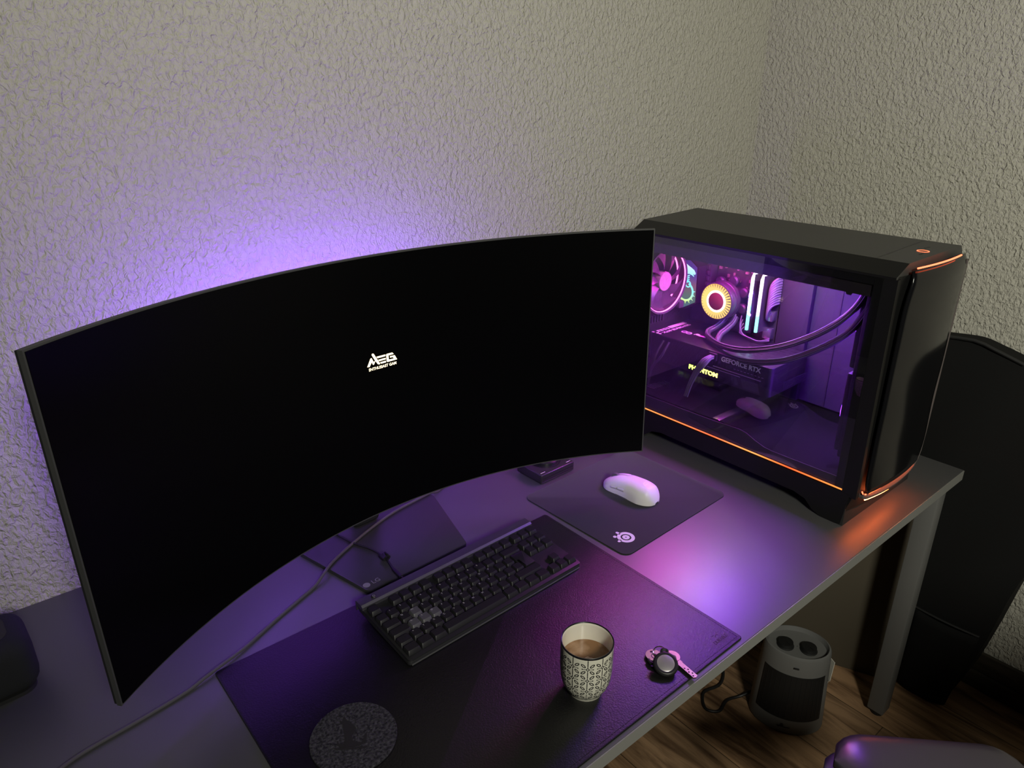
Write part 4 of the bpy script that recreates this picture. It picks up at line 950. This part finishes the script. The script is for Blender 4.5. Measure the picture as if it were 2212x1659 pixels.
for i in range(13):
    u = i / 12; y = -.098 + .150 * u; row = []
    for j in range(10):
        v = j / 9; z = .004 + .236 * v - .012 * u * 0; row.append(Vector((bag_x(y, z) - .006 - .022 * math.sin(PI * u) ** .7 * (1 - .7 * v) - 1.0, y - .11 + .030 * (1 - v) * (1 - u), z)))
    P.append(row)
pk = MB().grid(P).build('front_pocket', M['bag'], bag, 60); s_ = pk.modifiers.new('solid', 'SOLIDIFY'); s_.thickness = .004; s_.offset = 1
b = MB(); b.tube([Vector((bag_x(y, .245) - 1.0 - .010, y - .11, .245)) for y in [-.098 + .150 * k / 8 for k in range(9)]], .003, 6, sub=1); b.build('pocket_hem', M['black_matt'], bag)
b = MB(); b.tube([Vector((bag_x(y, .9) - 1.0 + .010, y - .11, z + .002)) for y, z in ((-.015, .920), (.05, .938), (.095, .947), (.17, .940), (.26, .934), (.35, .926))], .004, 6, sub=2); b.build('top_hem', M['black_matt'], bag)

# ------------------------------------------------------------------ beige board standing behind the desk leg
a0, a1 = Vector((.916, .081, 0)), Vector((.742, .470, 0)); d = (a1 - a0).normalized(); n = Vector((d.y, -d.x, 0))
tag(MB().prism([(v.x, v.y) for v in (a0, a1, a1 + n * .016, a0 + n * .016)], .0005, .640, None, .001).build('beige_board', M['board']), 'plain beige board standing upright beside the desk leg', 'board')

# ------------------------------------------------------------------ office chair, of which an armrest shows
ch = thing('office_chair', 'office chair with glossy dark padded armrest at the bottom edge', 'chair', (.36, -.62, 0), -.75)
def cw(x, y, z): v = Matrix.Rotation(.75, 3, 'Z') @ (Vector((x, y, 0)) - Vector((.36, -.62, 0))); return Vector((v.x, v.y, z))
ax0, ax1 = Vector((.030, -.158, 0)), Vector((.215, -.345, 0)); ad_ = (ax1 - ax0).normalized(); an = Vector((-ad_.y, ad_.x, 0))
def armpad(z0, z1, half, l0, l1, name, m, par):
    P = []; N = 22
    for i in range(N + 1):
        t = i / N; l = l0 + (l1 - l0) * t; e = min(1, math.sqrt(max(0, 1 - ((1 - min(1, (l - l0) / .055)) ** 2)))) * min(1, math.sqrt(max(0, 1 - ((1 - min(1, (l1 - l) / .055)) ** 2))))
        e = max(.02, e); c = ax0 + ad_ * l; row = []
        for k in range(20):
            a = 2 * PI * k / 20; sx = math.copysign(abs(math.cos(a)) ** .65, math.cos(a)); sz = math.copysign(abs(math.sin(a)) ** .75, math.sin(a))
            q = c + an * half * sx * e; row.append(cw(q.x, q.y, (z0 + z1) / 2 + (z1 - z0) / 2 * sz * max(.35, e)))
        P.append(row)
    return MB().grid(P, close_v=True).build(name, m, par, 60)
armpad(.560, .602, .050, -.004, .27, 'armrest_pad', M['chair_leather'], ch)
armpad(.545, .566, .046, -.016, .25, 'armrest_shell', M['chair_plastic'], ch)
q = ax0 + ad_ * .14
b = MB(); b.tube([cw(q.x, q.y, .552), cw(q.x, q.y, .42), cw(q.x + .07, q.y - .08, .40)], .018, 12); b.build('armrest_post', M['chair_plastic'], ch)
MB().box((0, 0, .43), (.50, .48, .09), .035, 4).build('seat', M['chair_leather'], ch)
MB().box((0, -.26, .82), (.48, .09, .62), .04, 4, rot=(.12, 0, 0)).build('backrest', M['chair_leather'], ch)
MB().cyl((0, 0, .24), .028, .29, n=20).build('gas_lift', M['chair_plastic'], ch)
for k in range(5):
    a = 2 * PI * k / 5; lg_ = MB().tube([Vector((0, 0, .10)), Vector((.15 * math.cos(a), .15 * math.sin(a), .095)), Vector((.30 * math.cos(a), .30 * math.sin(a), .07))], .018, 10).build('base_arm', M['chair_plastic'], ch)
    MB().cyl((.30 * math.cos(a), .30 * math.sin(a), .030), .029, .03, 'X', 16, .004).build('castor', M['rubber'], lg_)

# ------------------------------------------------------------------ light: one weak warm lamp across the room; the rest are the LEDs above
def area(name, loc, target, size, power, col, spread=PI):
    l = bpy.data.lights.new(name, 'AREA'); l.shape = 'DISK'; l.size = size; l.energy = power; l.color = col; l.spread = spread
    o = bpy.data.objects.new(name, l); C.objects.link(o); o.location = loc
    o.rotation_euler = (Vector(target) - Vector(loc)).to_track_quat('-Z', 'Y').to_euler(); return o
def spot(name, loc, target, size, power, col, angle, blend):
    l = bpy.data.lights.new(name, 'SPOT'); l.energy = power; l.color = col; l.spot_size = angle; l.spot_blend = blend; l.shadow_soft_size = size
    o = bpy.data.objects.new(name, l); C.objects.link(o); o.location = loc
    o.rotation_euler = (Vector(target) - Vector(loc)).to_track_quat('-Z', 'Y').to_euler(); return o
spot('room_lamp', (-.84, -1.40, 2.03), (.90, .50, 1.52), .16, 128, (1.0, .985, .85), math.radians(130), 1.0)

wd = bpy.data.worlds.new('world'); bpy.context.scene.world = wd; wd.use_nodes = True
wd.node_tree.nodes['Background'].inputs[0].default_value = (.0, .0, .0, 1)

# ------------------------------------------------------------------ view and sampling safety
sc = bpy.context.scene
sc.view_settings.view_transform = 'Standard'; sc.view_settings.look = 'None'; sc.view_settings.gamma = 1; sc.view_settings.exposure = 0
sc.view_settings.use_curve_mapping = False
sc.cycles.caustics_reflective = False; sc.cycles.caustics_refractive = False
sc.cycles.sample_clamp_indirect = 3; sc.cycles.max_bounces = 7; sc.cycles.diffuse_bounces = 3; sc.cycles.glossy_bounces = 4; sc.cycles.transparent_max_bounces = 10
sc.cycles.use_denoising = True
bpy.context.view_layer.update()
